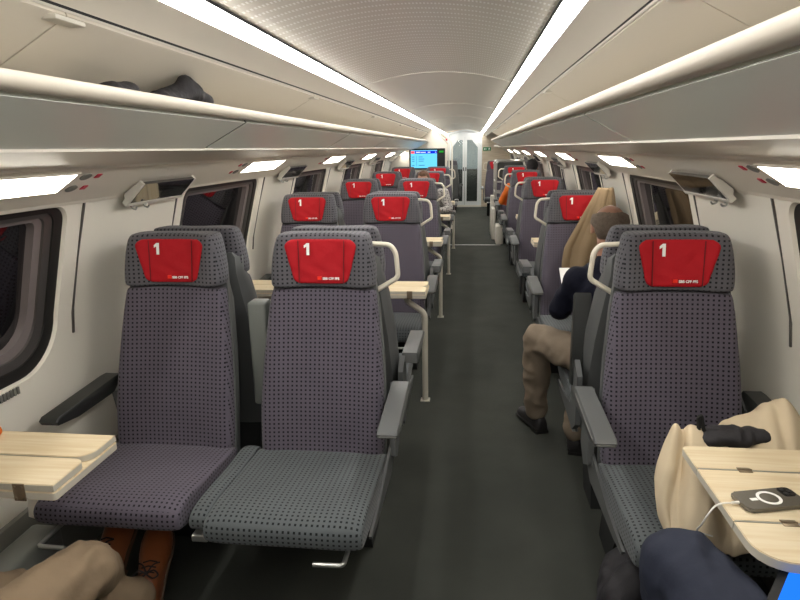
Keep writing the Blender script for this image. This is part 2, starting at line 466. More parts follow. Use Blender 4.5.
# ceiling
arc = [(-.48+.96*i/16, 2.0+  .075*(1-((-.48+.96*i/16)/.48)**2)) for i in range(17)]
bm = BM(); extr_y(bm, arc+[(x, z+.02) for x, z in reversed(arc)], Y0, Y1)
structure(obj('ceiling', bm, M['ceil'], smooth=True))
bm = BM()
for y in (4.09, 6.92, 9.72, 12.5):
    a2 = [(x, z-.002) for x, z in arc]
    extr_y(bm, a2+[(x, z+.002) for x, z in reversed(arc)], y-.008, y+.008)
structure(obj('trim_2', bm, M['stem'], smooth=True))
ti = 3
for side, nm in ((-1, 'left'), (1, 'right')):
    s = side
    # cove light
    bm = BM(); extr_y(bm, [(s*.484, 1.996), (s*.528, 1.960), (s*.534, 1.966), (s*.49, 2.004)], Y0, Y1-.02)
    o = obj('light_strip', bm, LIGHT)
    tag(o, 'long glowing white light strip running along the %s edge of the metal ceiling' % nm, 'light')
    # black joint between ceiling and strip
    bm = BM(); extr_y(bm, [(s*.476, 1.998), (s*.484, 1.994), (s*.49, 2.01), (s*.48, 2.012)], Y0, Y1)
    structure(obj('trim_%d' % ti, bm, M['dark'])); ti += 1
    # fascia under the strip
    bm = BM(); extr_y(bm, [(s*.522, 1.957), (s*.532, 1.950), (s*.606, 1.902), (s*.608, 1.899), (s*.625, 1.907), (s*.625, 1.97), (s*.545, 1.98)], Y0, Y1)
    structure(obj('trim_%d' % ti, bm, M['rackpaint'], smooth=True)); ti += 1
    # slit: bright metal bead with a dark joint above
    bm = BM(); extr_y(bm, [(s*.609, 1.893), (s*.612, 1.888), (s*.622, 1.890), (s*.620, 1.896)], Y0, Y1)
    structure(obj('trim_%d' % ti, bm, M['stem'])); ti += 1
    bm = BM(); extr_y(bm, [(s*.611, 1.901), (s*.613, 1.892), (s*.625, 1.894), (s*.625, 1.906)], Y0, Y1)
    structure(obj('trim_%d' % ti, bm, M['dark'])); ti += 1
    # cornice: band, then sloped lamp panel
    bm = BM(); extr_y(bm, [(s*.815, 1.606), (s*1.03, 1.560), (s*1.033, 1.575), (s*1.10, 1.68), (s*.82, 1.66)], Y0, Y1)
    structure(obj('trim_%d' % ti, bm, M['rackpaint'])); ti += 1
    bm = BM(); extr_y(bm, [(s*1.033, 1.552), (s*1.215, 1.432), (s*1.225, 1.42), (s*1.26, 1.45), (s*1.25, 1.6), (s*1.05, 1.58)], Y0, Y1)
    structure(obj('trim_%d' % ti, bm, M['rackpaint'])); ti += 1
    bm = BM(); extr_y(bm, [(s*1.028, 1.561), (s*1.034, 1.552), (s*1.05, 1.57), (s*1.04, 1.575)], Y0, Y1)
    structure(obj('trim_%d' % ti, bm, M['stem'])); ti += 1

    # luggage rack
    root = empty('luggage_rack', (s*.72, 6, 1.70))
    tag(root, 'overhead luggage rack with rounded cream rail along the %s side of the carriage' % nm, 'luggage rack')
    off = Vector((-s*.72, -6, -1.70))
    def part(nmx, bm, mt, smooth=True, sharp=35):
        bmesh.ops.translate(bm, vec=off, verts=bm.verts)
        return obj(nmx, bm, mt, root, smooth=smooth, sharp=sharp)
    bm = BM()
    prof = []
    for i in range(16):
        a = 2*PI*i/16
        prof.append((s*.626+.026*math.copysign(abs(math.cos(a))**.7, math.cos(a)), 1.736+.019*math.copysign(abs(math.sin(a))**.7, math.sin(a))))
    extr_y(bm, prof, Y0, 12.2); part('rail', bm, M['rail'], sharp=80)
    bm = BM(); extr_y(bm, [(s*.645, 1.73), (s*1.09, 1.675), (s*1.09, 1.665), (s*.645, 1.718)], Y0, 12.2)
    part('shelf', bm, M['rackpaint'])
    # underside panels, one per bay, with dark joints between
    ys = [2.345+PITCH*j for j in range(-3, 6)]
    for a, b in zip(ys, ys[1:]):
        bm = BM(); extr_y(bm, [(s*.638, 1.708), (s*.816, 1.613), (s*.822, 1.622), (s*.644, 1.718)], a+.012, min(b-.012, 12.2))
        part('underside_panel', bm, M['underglass'])
    bm = BM(); extr_y(bm, [(s*.639, 1.7105), (s*.8175, 1.6158), (s*.824, 1.640), (s*.66, 1.726)], Y0, 12.2)
    part('backing', bm, M['dark'])
    for a, b in zip([1.28+PITCH*j for j in range(-2, 6)], [1.28+PITCH*j for j in range(-1, 7)]):
        bm = BM(); extr_y(bm, [(s*.615, 1.882), (s*.80, 1.782), (s*.95, 1.715), (s*1.05, 1.69), (s*1.06, 1.70), (s*.81, 1.80), (s*.62, 1.90)], max(a+.003, Y0), min(b-.003, 12.2))
        part('rear_panel', bm, M['rackpaint'])
        bm = BM(); box(bm, min(s*.606, s*.66), max(s*.606, s*.66), a-.05, a+.05, 1.868, 1.878, .003)
        part('clip', bm, M['stem'])
    if True:
        bm = BM(); extr_y(bm, [(s*.60, 1.757), (s*1.05, 1.70), (s*1.1, 1.56), (s*.81, 1.60), (s*.63, 1.70)], 12.2, 12.24)
        part('end_cap', bm, M['rackpaint'])

# reading lamp panels on the sloped cornice
def on_slope(s, t, d=0):
    """point of the cornice slope, t from 0 (inner/top) to 1 (outer/bottom); d sticks out of the surface"""
    a = Vector((1.033, 1.552)); b = Vector((1.215, 1.432)); p = a+(b-a)*t
    nrm = Vector((-(b-a).y, (b-a).x)).normalized()
    if nrm.y > 0: nrm = -nrm
    p = p+nrm*d
    return s*p.x, p.y
lk = 0
for s, nm in ((-1, 'left'), (1, 'right')):
    spans = [(1.22, 1.88)]+[(3.53+PITCH*j, 4.16+PITCH*j) for j in range(6)]
    for j, (a, b) in enumerate(spans):
        x0, z0 = on_slope(s, .12); x1, z1 = on_slope(s, .60)
        root = empty('lamp_panel', ((x0+x1)/2, (a+b)/2, (z0+z1)/2)); o0 = -Vector(root.location)
        tag(root, 'glowing rectangular lamp above the window, %s one along the %s side' % (ORD[j], nm), 'lamp', 'lamps above the windows')
        bm = BM(); P = [on_slope(s, .12, .004), on_slope(s, .60, .004), on_slope(s, .60, -.01), on_slope(s, .12, -.01)]
        extr_y(bm, P, a, b); bmesh.ops.translate(bm, vec=o0, verts=bm.verts); obj('diffuser', bm, LAMP, root)
        bm = BM()
        for (ta, tb, ya, yb) in ((.085, .12, a-.012, b+.012), (.60, .635, a-.012, b+.012), (.12, .60, a-.012, a), (.12, .60, b, b+.012)):
            P = [on_slope(s, ta, .005), on_slope(s, tb, .005), on_slope(s, tb, -.01), on_slope(s, ta, -.01)]
            extr_y(bm, P, ya, yb)
        bmesh.ops.translate(bm, vec=o0, verts=bm.verts); obj('bezel', bm, M['rackpaint'], root)
    # small oval air vents with red markers beside the lamps
    vy = [(1.95, 1)]+[(3.44+PITCH*j, -1) for j in range(4)]
    for j, (y, dr) in enumerate(vy):
        x0, z0 = on_slope(s, .4)
        root = empty('air_vent', (x0, y, z0)); o0 = -Vector(root.location)
        tag(root, 'dark oval vents with red marks beside the %s %s window lamp' % (ORD[j], nm), 'vent', 'oval vents on the cornice')
        for i, t in enumerate((.22, .55)):
            bm = BM(); ring = []
            yy = y+(.0 if i == 0 else .0)
            pa = []
            for d in (.003, -.008):
                r = []
                for q in range(14):
                    an = 2*PI*q/14
                    X, Z = on_slope(s, t+.085*math.sin(an), d); r.append((X, yy+.028*math.cos(an), Z))
                pa.append(r)
            loft(bm, pa); bmesh.ops.translate(bm, vec=o0, verts=bm.verts); obj('vent', bm, M['heater2'], root, smooth=False)
            bm = BM(); P = [on_slope(s, t-.05, .003), on_slope(s, t+.05, .003), on_slope(s, t+.05, -.005), on_slope(s, t-.05, -.005)]
            extr_y(bm, P, yy+dr*.07-.013, yy+dr*.07+.013); bmesh.ops.translate(bm, vec=o0, verts=bm.verts); obj('red_mark', bm, M['redmark'], root)

# tilted glossy displays with coat hooks, hung under the cornice on each pier
def display(s):
    root = empty('seat_display', (s*1.14, 2.605, 1.44)); o0 = -Vector(root.location)
    a = Vector((1.105, 1.476)); b = Vector((1.182, 1.398)); nrm = Vector((-.71, -.70))
    q = lambda p, d: (s*(p+nrm*d).x, (p+nrm*d).y)
    def P(bm, n_, m_, **k):
        bmesh.ops.translate(bm, vec=o0, verts=bm.verts); return obj(n_, bm, m_, root, **k)
    bm = BM(); extr_y(bm, [q(a, .002), q(b, .002), q(b, -.012), q(a, -.012)], 2.385, 2.605-.002); P(bm, 'screen', M['screen_off'])
    bm = BM(); extr_y(bm, [q(a, .002), q(b, .002), q(b, -.012), q(a, -.012)], 2.605+.002, 2.84); P(bm, 'screen', M['screen_off'])
    d = (b-a).normalized()
    bm = BM()
    extr_y(bm, [q(b, .004), q(b+d*.016, .004), q(b+d*.016, -.02), q(b, -.02)], 2.365, 2.86)
    extr_y(bm, [q(a, .001), q(b, .001), q(b, -.02), q(a, -.02)], 2.365, 2.384)
    extr_y(bm, [q(a, .001), q(b, .001), q(b, -.02), q(a, -.02)], 2.841, 2.86)
    P(bm, 'frame', M['flapframe'])
    for yy in (2.37, 2.82):
        bm = BM(); extr_y(bm, [q(b+d*.01, -.004), q(a, -.013), (s*1.15, 1.470), (s*1.195, 1.435), (s*1.195, 1.405)], yy, yy+.012)
        P(bm, 'bracket', M['flapframe'])
    for yy in (2.42, 2.52):
        bm = BM(); p = b+d*.016
        tube(bm, smooth_path([(s*(p.x-.004), yy, p.y+.004), (s*(p.x+.004), yy, p.y-.012), (s*(p.x-.012), yy, p.y-.018), (s*(p.x-.018), yy, p.y-.008)], 3), .004, 6)
        tube(bm, [(s*(p.x+.002), yy-.012, p.y-.004), (s*(p.x+.002), yy+.012, p.y-.004)], .005, 6)
        P(bm, 'hook', M['metal'], smooth=True)
    return root
for s, nm in ((-1, 'left'), (1, 'right')):
    r0 = display(s)
    for j in range(6):
        o = r0 if j == 0 else dup(r0, (s*1.14, 2.605+PITCH*j, 1.44))
        tag(o, 'tilted dark glossy display flap with coat hooks, %s one along the %s wall' % (ORD[j], nm), 'display', 'display flaps below the cornice')

# ------------------------------------------------------------------ seats
def hf(z): return -.152+(z-1.075)*.135           # headrest front plane
def sstep(a, b, x):
    t = max(0, min(1, (x-a)/(b-a))); return t*t*(3-2*t)
def hfx(x, z): return hf(z)-.028*sstep(.07, .165, abs(x))

_cache = {}
def shared(key, fn):
    """build a mesh once, afterwards reuse its data"""
    if key not in _cache:
        o = fn(); _cache[key] = o.data
        bpy.data.objects.remove(o)
    return _cache[key]
def inst(name, key, fn, parent):
    me = shared(key, fn)
    o = bpy.data.objects.new(name, me); return link(o, parent)

def build_cushion(fab, fr):
    bm = BM(); rings = []
    prof = [(-.80, .385), (-.822, .40), (-.826, .45), (-.80, .480), (-.72, .488), (-.58, .474), (-.42, .458), (-.27, .452), (-.24, .42), (-.26, .36), (-.6, .355)]
    def at(x, sc, dz):
        cy = -.53; cz = .425; r = []
        for (y, z) in prof:
            if y < -.65: y += fr
            r.append((x, cy+(y-cy)*sc, cz+(z-cz)*dz))
        return r
    for x, sc, dz in ((-.257, .90, .45), (-.258, .96, .75), (-.247, .99, .93), (-.20, 1, 1.03), (-.1, 1, .98), (0, 1, .96), (.1, 1, .98), (.20, 1, 1.03), (.247, .99, .93), (.258, .96, .75), (.257, .90, .45)):
        rings.append(at(x, sc, dz))
    loft(bm, rings)
    o = obj('cushion', bm, M[fab]); return subsurf(o, 2, True)

def back_w(z):
    pts = [(.40, .246), (.5, .252), (.65, .25), (.85, .237), (1.0, .219), (1.07, .209)]
    for (a, wa), (b, wb) in zip(pts, pts[1:]):
        if z <= b: return wa+(wb-wa)*max(0, (z-a))/(b-a)
    return pts[-1][1]
def back_f(z):
    pts = [(.40, -.30), (.5, -.283), (.65, -.258), (.85, -.205), (1.0, -.168), (1.07, -.152)]
    for (a, wa), (b, wb) in zip(pts, pts[1:]):
        if z <= b: return wa+(wb-wa)*max(0, (z-a))/(b-a)
    return pts[-1][1]

def build_back():
    bm = BM(); rings = []
    for z, k in ((.415, .9), (.42, 1), (.5, 1), (.62, 1), (.76, 1), (.9, 1), (1.0, 1), (1.066, 1), (1.072, .94)):
        w = back_w(z)*k; f = back_f(z)
        half = [(0, f+.004), (.5, f+.002), (.8, f-.010), (.93, f-.010), (1, f+.018), (1, f+.06), (.9, f+.075)]
        r = [(x*w, y, z) for x, y in half]+[(-x*w, y, z) for x, y in reversed(half[1:])]
        rings.append(r)
    loft(bm, rings)
    o = obj('backrest', bm, M['violet']); return subsurf(o, 2, True)

def build_shell():
    bm = BM(); rings = []
    for z in (.33, .345, .45, .6, .8, 1.0, 1.09, 1.16, 1.18):
        w = back_w(z)+.004
        if z > 1.08: w = .205
        if z > 1.17: w = .19
        if z < .34: w -= .02
        f = back_f(min(z, 1.07))+.035
        b = min(-.022, f+.115) if z < .9 else -.02
        if z > 1.08: f = -.10
        half = [(0, f), (.7, f), (1, f), (1.0, f+.03), (.97, (f+b)/2), (.9, b-.01), (.6, b), (.01, b)]
        rings.append([(x*w, y, z) for x, y in half]+[(-x*w, y, z) for x, y in reversed(half[1:-1])])
    loft(bm, rings)
    return obj('back_shell', bm, M['shell'], smooth=True, sharp=50)

def build_headrest():
    bm = BM(); rings = []
    for z, w, yo, dep in ((1.078, .203, .012, .085), (1.082, .21, 0, .10), (1.13, .212, 0, .105), (1.20, .204, 0, .105), (1.255, .192, 0, .10), (1.280, .183, .008, .09), (1.288, .165, .022, .07)):
        f = hf(z)+yo
        half = [(0, f), (.33, f), (.60, f-.014), (.80, f-.030), (.93, f-.022), (1, f+.015), (1.0, f+.06), (.93, f+dep), (.5, f+dep+.006)]
        rings.append([(x*w, y, z) for x, y in half]+[(0, f+dep+.006, z)]+[(-x*w, y, z) for x, y in reversed(half[1:])])
    loft(bm, rings)
    o = obj('headrest', bm, M['grey']); return subsurf(o, 2, True)

def cover_shape(v):
    """half width of the cover at height fraction v (0 bottom, 1 top)"""
    w = .104+.036*min(1, v/.84)
    if v < .10: w -= .016*(1-v/.10)**2
    if v > .84: w -= .024*((v-.84)/.16)**2.4
    return w
def build_cover():
    bm = BM(); nx, nz = 30, 18; z0, z1 = 1.096, 1.266
    G = []
    for j in range(nz+1):
        v = j/nz; w = cover_shape(v)
        row = []
        for i in range(nx+1):
            x = w*(-1+2*i/nx)
            z = z0+(z1-z0)*v - (.004 if v < .5 else -.0)*(1-abs(x)/w)*0
            wr = .0022*math.sin(x*62+z*40+2*math.sin(z*55))*(1-abs(v-.5)*1.6)
            y = hfx(x, z)-.007+wr+.004*sstep(.86, 1, abs(x)/w)
            row.append(bm.verts.new((x, y, z)))
        G.append(row)
    for j in range(nz):
        for i in range(nx): bm.faces.new((G[j][i], G[j][i+1], G[j+1][i+1], G[j+1][i]))
    o = obj('headrest_cover', bm, M['red'])
    bake(o, [('SOLIDIFY', dict(thickness=.009, offset=-1))]); o.data.shade_smooth()
    return o
def surf_mtx(x, z, dy=-.0135):
    sl = math.atan(.135)
    return Matrix.Translation((x, hf(z)+dy, z)) @ Matrix.Rotation(PI/2-sl, 4, 'X')
def build_number():
    bm = BM()
    pts = [(.010, 0), (.021, 0), (.021, .046), (.011, .046), (0, .037), (0, .027), (.010, .033)]
    prism(bm, pts, lambda p: (p[0]-.066, p[1], .0), lambda p: (p[0]-.066, p[1], .0016))
    bmesh.ops.transform(bm, matrix=surf_mtx(0, 1.206, -.013), verts=bm.verts)
    return obj('number', bm, M['white'])
def build_lettering():
    bm = text_bm('SBB CFF FFS', .0128, .0006, surf_mtx(.006, 1.112), bold=.0004)
    return obj('lettering', bm, M['white'])
def build_logo():
    bm = BM(); box(bm, -.014, .002, hf(1.117)-.0145, hf(1.117)-.008, 1.1105, 1.1235)
    return obj('logo', bm, M['logo'])
def build_seam(x):
    bm = BM()
    tube(bm, [(x*(1+.04*j/10), hfx(x, 1.10+.016*j)-.0115, 1.10+.0162*j) for j in range(11)], .0022, 5)
    return obj('stitching', bm, M['seam'], smooth=True)

def build_handle(sx):
    bm = BM()
    pts = round_path([(sx*.175, -.07, 1.240), (sx*.262, -.075, 1.236), (sx*.284, -.075, 1.205), (sx*.292, -.075, 1.105), (sx*.205, -.07, 1.052)], .018)
    tube(bm, pts, .013, 10, .010)
    return obj('grab_handle', bm, M['handle'], smooth=True, sharp=60)

def arm_profile(sx, up=False):
    bm = BM()
    xc = sx*(.258 if up else .306); hw = .036
    pts = [(-.565, .655), (-.575, .672), (-.56, .684), (-.20, .702), (-.16, .70), (-.15, .655), (-.19, .64), (-.45, .638)]
    rings = []
    for t, sc in ((-1, .86), (-.9, 1), (.9, 1), (1, .86)):
        rings.append([(xc+hw*t, y if sc == 1 else -.36+(y+.36)*.985, z if sc == 1 else .668+(z-.668)*.8) for y, z in pts])
    loft(bm, rings)
    if up:
        mt = Matrix.Translation((0, -.19, .575)) @ Matrix.Rotation(-PI/2+.03, 4, 'X') @ Matrix.Translation((0, .17, -.67))
        bmesh.ops.transform(bm, matrix=mt, verts=bm.verts)
    return bm
def build_arm(sx, m, up=False):
    return obj('armrest', arm_profile(sx, up), M[m], smooth=True, sharp=40)
def build_armtrim(sx):
    bm = BM(); xc = sx*.306
    tube(bm, [(xc-.034, -.20, .686), (xc-.034, -.54, .668), (xc-.028, -.572, .664), (xc+.028, -.572, .664), (xc+.034, -.54, .668), (xc+.034, -.20, .686)], .0035, 6)
    return obj('edge_strip', bm, M['armedge'], smooth=True)
def build_armpost(sx):
    bm = BM()
    pts = [(-.22, .645), (-.15, .69), (-.07, .64), (-.06, .42), (-.14, .36), (-.22, .40), (-.20, .55)]
    extr_x(bm, pts, sx*.262, sx*.285)
    return obj('armrest_bracket', bm, M['shell'])
def build_side(sx):
    bm = BM()
    pts = [(-.70, .362), (-.71, .378), (-.50, .385), (-.30, .42), (-.20, .44), (-.12, .36), (-.2, .32), (-.6, .345)]
    extr_x(bm, pts, sx*.258, sx*.268)
    return obj('side_panel', bm, M['shell'])
def build_lever(sx):
    bm = BM()
    tube(bm, round_path([(sx*.2, -.56, .362), (sx*.2, -.835, .362), (sx*.105, -.838, .362)], .015), .0075, 8)
    return obj('adjusting_lever', bm, M['metal'], smooth=True, sharp=60)
def build_base():
    bm = BM()
    box(bm, -.245, .245, -.58, -.22, .335, .372, .01)
    extr_x(bm, [(-.44, .34), (-.16, .34), (-.08, .0), (-.26, .0)], -.19, .19)
    return obj('pedestal', bm, M['underseat'], smooth=True)
def build_bolster(sx):
    bm = BM(); rings = []
    prof = [(-.73, .385), (-.765, .405), (-.768, .445), (-.73, .468), (-.60, .466), (-.42, .445), (-.27, .455), (-.22, .42), (-.26, .37), (-.6, .36)]
    for x, d in ((.262, .0), (.264, .9), (.28, 1.1), (.305, 1.12), (.325, .9), (.33, .2)):
        rings.append([(sx*x, -.53+(y+.53)*(.97+.03*d), .41+(z-.41)*(.7+.3*d)) for y, z in prof])
    loft(bm, rings)
    o = obj('middle_bolster', bm, M['slate']); return subsurf(o, 2, True)
def build_clamp(sx):
    bm = BM(); box(bm, min(sx*.27, sx*.325), max(sx*.27, sx*.325), -.76, -.68, .356, .380, .004)
    return obj('frame_clamp', bm, M['metal'])
def build_midarm(sx):
    bm = BM(); box(bm, min(sx*.255, sx*.333), max(sx*.255, sx*.333), -.10, -.018, .55, 1.0, .012, 3)
    return obj('folded_armrest', bm, M['greenbox'], smooth=True)
def build_wallbracket(sx):
    bm = BM(); extr_x(bm, [(-.70, .36), (-.74, .40), (-.73, .48), (-.64, .48), (-.55, .40), (-.60, .34)], sx*.262, sx*.30)
    return obj('wall_bracket', bm, M['stem'])

def seat(loc, rz, aisle=0, window=0, mid=0, cush='slate', arm_up=False, slide=0, handle=True, name='train_seat'):
    """aisle/window/mid: local side (+1/-1) of the aisle handle and armrest, of the window armrest, of the middle bolster; 0 = none"""
    r = empty(name, loc, rz)
    inst('pedestal', 'ped', build_base, r)
    inst('cushion', 'cush%s%g' % (cush, slide), lambda: build_cushion(cush, slide), r)
    inst('backrest', 'back', build_back, r)
    inst('back_shell', 'shell', build_shell, r)
    h = inst('headrest', 'head', build_headrest, r)
    c = inst('headrest_cover', 'cover', build_cover, h)
    c['label'] = 'red quilted headrest cover with a white number 1'
    # third level only: markings belong to the headrest next to the cover
    inst('number', 'num', build_number, h); inst('lettering', 'let', build_lettering, h)
    inst('logo', 'logo', build_logo, h); inst('stitching', 'seamA', lambda: build_seam(-.086), h); inst('stitching', 'seamB', lambda: build_seam(.088), h)
    if aisle:
        if handle: inst('grab_handle', 'hand%d' % aisle, lambda: build_handle(aisle), r)
        mt = 'armtop'
        if arm_up: mt = 'armdark'
        a = inst('armrest', 'arm%d%s%d' % (aisle, mt, arm_up), lambda: build_arm(aisle, mt, arm_up), r)
        if not arm_up: inst('edge_strip', 'armtrim%d' % aisle, lambda: build_armtrim(aisle), a)
        inst('armrest_bracket', 'post%d' % aisle, lambda: build_armpost(aisle), r)
        inst('side_panel', 'side%d' % aisle, lambda: build_side(aisle), r)
    if window:
        a = inst('armrest', 'arm%darmdark' % window, lambda: build_arm(window, 'armdark'), r)
        inst('armrest_bracket', 'post%d' % window, lambda: build_armpost(window), r)
        inst('wall_bracket', 'wb%d' % window, lambda: build_wallbracket(window), r)
    if mid:
        inst('middle_bolster', 'bol%d' % mid, lambda: build_bolster(mid), r)
        inst('frame_clamp', 'clamp%d' % mid, lambda: build_clamp(mid), r)
        inst('folded_armrest', 'mid%d' % mid, lambda: build_midarm(mid), r)
    sx = aisle if aisle else -window
    inst('adjusting_lever', 'lev%d' % (sx if aisle else window), lambda: build_lever(sx if aisle else window), r)
    return r

XW, XA, XR = -.955, -.341, .980
YP = 2.40
G = 'first class seats of the carriage'
protos = {}
def place(kind, x, y, rz, label, **kw):
    if kind not in protos:
        o = seat((x, y, 0), rz, **kw); protos[kind] = o
    else:
        o = dup(protos[kind], (x, y, 0), rz)
    tag(o, label, 'seat', G); return o
for k in range(5):
    y = YP+PITCH*k; od = ORD[k]
    place('Lw', XW, y-.012, 0, 'dotted grey window seat with red number 1 cover, left side, %s row facing the camera' % od, window=-1, cush='violet', slide=.045)
    place('La', XA, y-.012, 0, 'dotted grey aisle seat with red number 1 cover, left side, %s row facing the camera' % od, aisle=1, mid=-1)
    place('R', XR, y-.012, 0, 'single dotted grey seat with red number 1 cover, right side, %s row facing the camera' % od, aisle=-1, window=1)
    place('Lwb', XW, y+.012, PI, 'grey seat turned away, back to back with the %s left window seat' % od, window=1, cush='violet')
    place('Lab', XA, y+.012, PI, 'grey seat turned away, back to back with the %s left aisle seat' % od, aisle=-1, handle=False)
    if k == 0:
        place('Rb0', XR, y+.012, PI, 'single grey seat turned away with raised dark armrest, occupied by the balding man', aisle=1, window=-1, arm_up=True, handle=False)
    else:
        place('Rb', XR, y+.012, PI, 'single grey seat turned away, back to back with the %s right-hand seat' % od, aisle=1, window=-1, handle=False)
place('R', .80, 14.9, 0, 'last single seat on the right, dark side on beside the door, beyond the luggage shelf')
place('Lab', -.33, 15.6, PI, 'last seat on the left, seen side on beside the glass door beyond the screen')
# seats below the frame that carry the two front passengers
place('Lwb', XW, .33, PI, 'window seat carrying the passenger in khaki trousers, behind the left table, turned away')
place('Rb', XR, .33, PI, 'single seat carrying the passenger in navy trousers, behind the right table, turned away')

# ------------------------------------------------------------------ tables
def rrect(x0, x1, y0, y1, r, corners='1111', n=6):
    pts = []
    for (cx, cy, a0, sx, sy, on) in ((x1, y1, 0, -1, -1, corners[0]), (x0, y1, 90, 1, -1, corners[1]), (x0, y0, 180, 1, 1, corners[2]), (x1, y0, 270, -1, 1, corners[3])):
        if on == '1':
            for i in range(n+1):
                a = math.radians(a0+90*i/n); pts.append((cx+sx*r+r*math.cos(a), cy+sy*r+r*math.sin(a)))
        else: pts.append((cx, cy))
    return pts
def slab(name, pts, z0, z1, parent, off, top='wood', side='edge'):
    bm = BM(); fs = extr_z(bm, pts, z0, z1)
    bmesh.ops.recalc_face_normals(bm, faces=bm.faces)
    for f in bm.faces: f.material_index = 0 if f.normal.z > .9 else 1
    es = [e for e in bm.edges if len(e.link_faces) == 2 and abs(e.link_faces[0].normal.z-e.link_faces[1].normal.z) > .9]
    bmesh.ops.bevel(bm, geom=es, offset=.002, segments=2, affect='EDGES')
    bmesh.ops.translate(bm, vec=off, verts=bm.verts)
    return obj(name, bm, [M[top], M[side]], parent, smooth=True, sharp=40)
def hinge(parent, off, x, y, z, w=.034, horiz=True):
    bm = BM()
    if horiz: box(bm, x-w/2, x+w/2, y-.012, y+.012, z, z+.0025, .001); tube(bm, [(x-w/2, y, z+.002), (x+w/2, y, z+.002)], .0035, 6)
    else:
        box(bm, x-w/2, x+w/2, y-.003, y, z-.026, z+.024, .001)
        for dx in (-.010, .010):
            for dz in (-.018, .015): box(bm, x+dx-.003, x+dx+.003, y-.005, y-.002, z+dz-.003, z+dz+.003)
    bmesh.ops.translate(bm, vec=off, verts=bm.verts)
    return obj('hinge', bm, M['darkmetal'], parent, smooth=True)

def folded_table(y, xi, xw, leg, label):
    """table with its two leaves folded onto the middle board; xi aisle end, xw wall end"""
    r = empty('folding_table', (xi, y, 0)); off = -Vector(r.location)
    a, b = min(xi, xw), max(xi, xw); s = 1 if xi > xw else -1
    cor = '1001' if s > 0 else '0110'
    slab('middle_board', rrect(a, b, y-.125, y+.165, .012, cor), .715, .738, r, off)
    if s > 0:
        slab('folded_leaf', rrect(a, b-.004, y+.025, y+.163, .05, '0001'), .7385, .760, r, off)
        slab('folded_leaf', rrect(a, b-.004, y-.123, y+.018, .03, '1000'), .7385, .760, r, off)
        hinge(r, off, b-.10, y-.1255, .738, horiz=False)
    else:
        slab('folded_leaf', rrect(a+.004, b, y+.025, y+.163, .05, '0010'), .7385, .760, r, off)
        slab('folded_leaf', rrect(a+.004, b, y-.123, y+.018, .03, '0100'), .7385, .760, r, off)
        hinge(r, off, a+.10, y-.1255, .738, horiz=False)
    bm = BM()
    extr_y(bm, [(xw-s*.0, .714), (xi-s*.3, .714), (xi-s*.34, .70), (xw, .62)], y-.03, y+.03)
    bmesh.ops.translate(bm, vec=off, verts=bm.verts); obj('support_arm', bm, M['edge'], r)
    if leg:
        bm = BM()
        P = [(xi-s*.14, y, .70), (xi-s*.125, y, .665), (xi-s*.03, y, .60), (xi-s*.018, y, .57), (xi-s*.018, y, 0)]
        tube(bm, round_path(P, .012), .024, 10, .019)
        bmesh.ops.translate(bm, vec=off, verts=bm.verts); obj('leg', bm, M['edge'], r, smooth=True, sharp=60)
        bm = BM(); box(bm, xi-s*.018-.03, xi-s*.018+.03, y-.03, y+.03, 0, .008, .003)
        bmesh.ops.translate(bm, vec=off, verts=bm.verts); obj('foot', bm, M['edge'], r)
        bm = BM(); box(bm, xi-s*.14-.025, xi-s*.14+.025, y-.04, y+.04, .695, .7145, .003)
        bmesh.ops.translate(bm, vec=off, verts=bm.verts); obj('mount', bm, M['shell'], r)
    tag(r, label, 'table', 'folding tables')
    return r
TY = 1.405
WX76 = 1.37
folded_table(TY+.006, -.84, -WX76, False, 'short folded wooden table on the left wall in the foreground')
for k in range(1, 5):
    folded_table(TY+.17+PITCH*k if k == 1 else TY+.10+PITCH*k, -.03, -WX76, True, 'folded wooden table with aisle leg between left seats, %s table on the left' % ORD[k])
def open_table(y, xi, xw, label):
    r = empty('folding_table', (xi, y, 0)); off = -Vector(r.location)
    y0, y1 = y-.243, y+.262
    slab('leaf', rrect(xi, xw, y+.135, y1, .02, '0100'), .736, .760, r, off)
    slab('middle_board', rrect(xi, xw, y-.098, y+.131, .005, '0000'), .736, .760, r, off)
    slab('leaf', rrect(xi, xw, y0, y-.102, .075, '0010'), .736, .760, r, off)
    for yy in (y+.133, y-.100):
        hinge(r, off, xi+.12, yy, .7595); hinge(r, off, xi+.40, yy, .7595)
        bm = BM(); box(bm, xi+.004, xw, yy-.0022, yy+.0022, .738, .7605); bmesh.ops.translate(bm, vec=off, verts=bm.verts); obj('joint_strip', bm, M['metal'], r)
    bm = BM(); box(bm, xi+.05, xw, y-.05, y+.05, .69, .7355, .004)
    bmesh.ops.translate(bm, vec=off, verts=bm.verts); obj('support_arm', bm, M['edge'], r)
    tag(r, label, 'table', 'folding tables'); return r
open_table(1.39, .842, WX76, 'unfolded wooden table on the right wall in the foreground, with a phone on it')
for k in range(1, 5):
    folded_table(TY+.07+PITCH*k, .80, WX76, False, 'folded wooden window table on the right, %s table on that side' % ORD[k])

# ------------------------------------------------------------------ end of the carriage
EY = 16.95
bm = BM()
for (x0, x1, z0, z1) in ((-1.4, -.42, 0, 2.1), (.505, 1.4, 0, 2.1), (-.42, .505, 2.02, 2.12)):
    box(bm, x0, x1, EY, EY+.06, z0, z1)
structure(obj('wall_end', bm, M['endwood']))
bm = BM(); box(bm, -1.5, 1.5, Y0-.08, Y0, 0, 2.1)  # wall added out of view so light bounces; the real carriage continues
structure(obj('wall_bounce', bm, M['wall']))
bm = BM()
for x in (-1.4, 1.34): box(bm, x, x+.06, EY+.06, 19.5, 0, 2.1)
box(bm, -1.4, 1.4, 19.5, 19.56, 0, 2.1); box(bm, -1.4, 1.4, EY+.06, 19.56, 2.1, 2.15)
structure(obj('wall_vestibule', bm, M['lobby']))
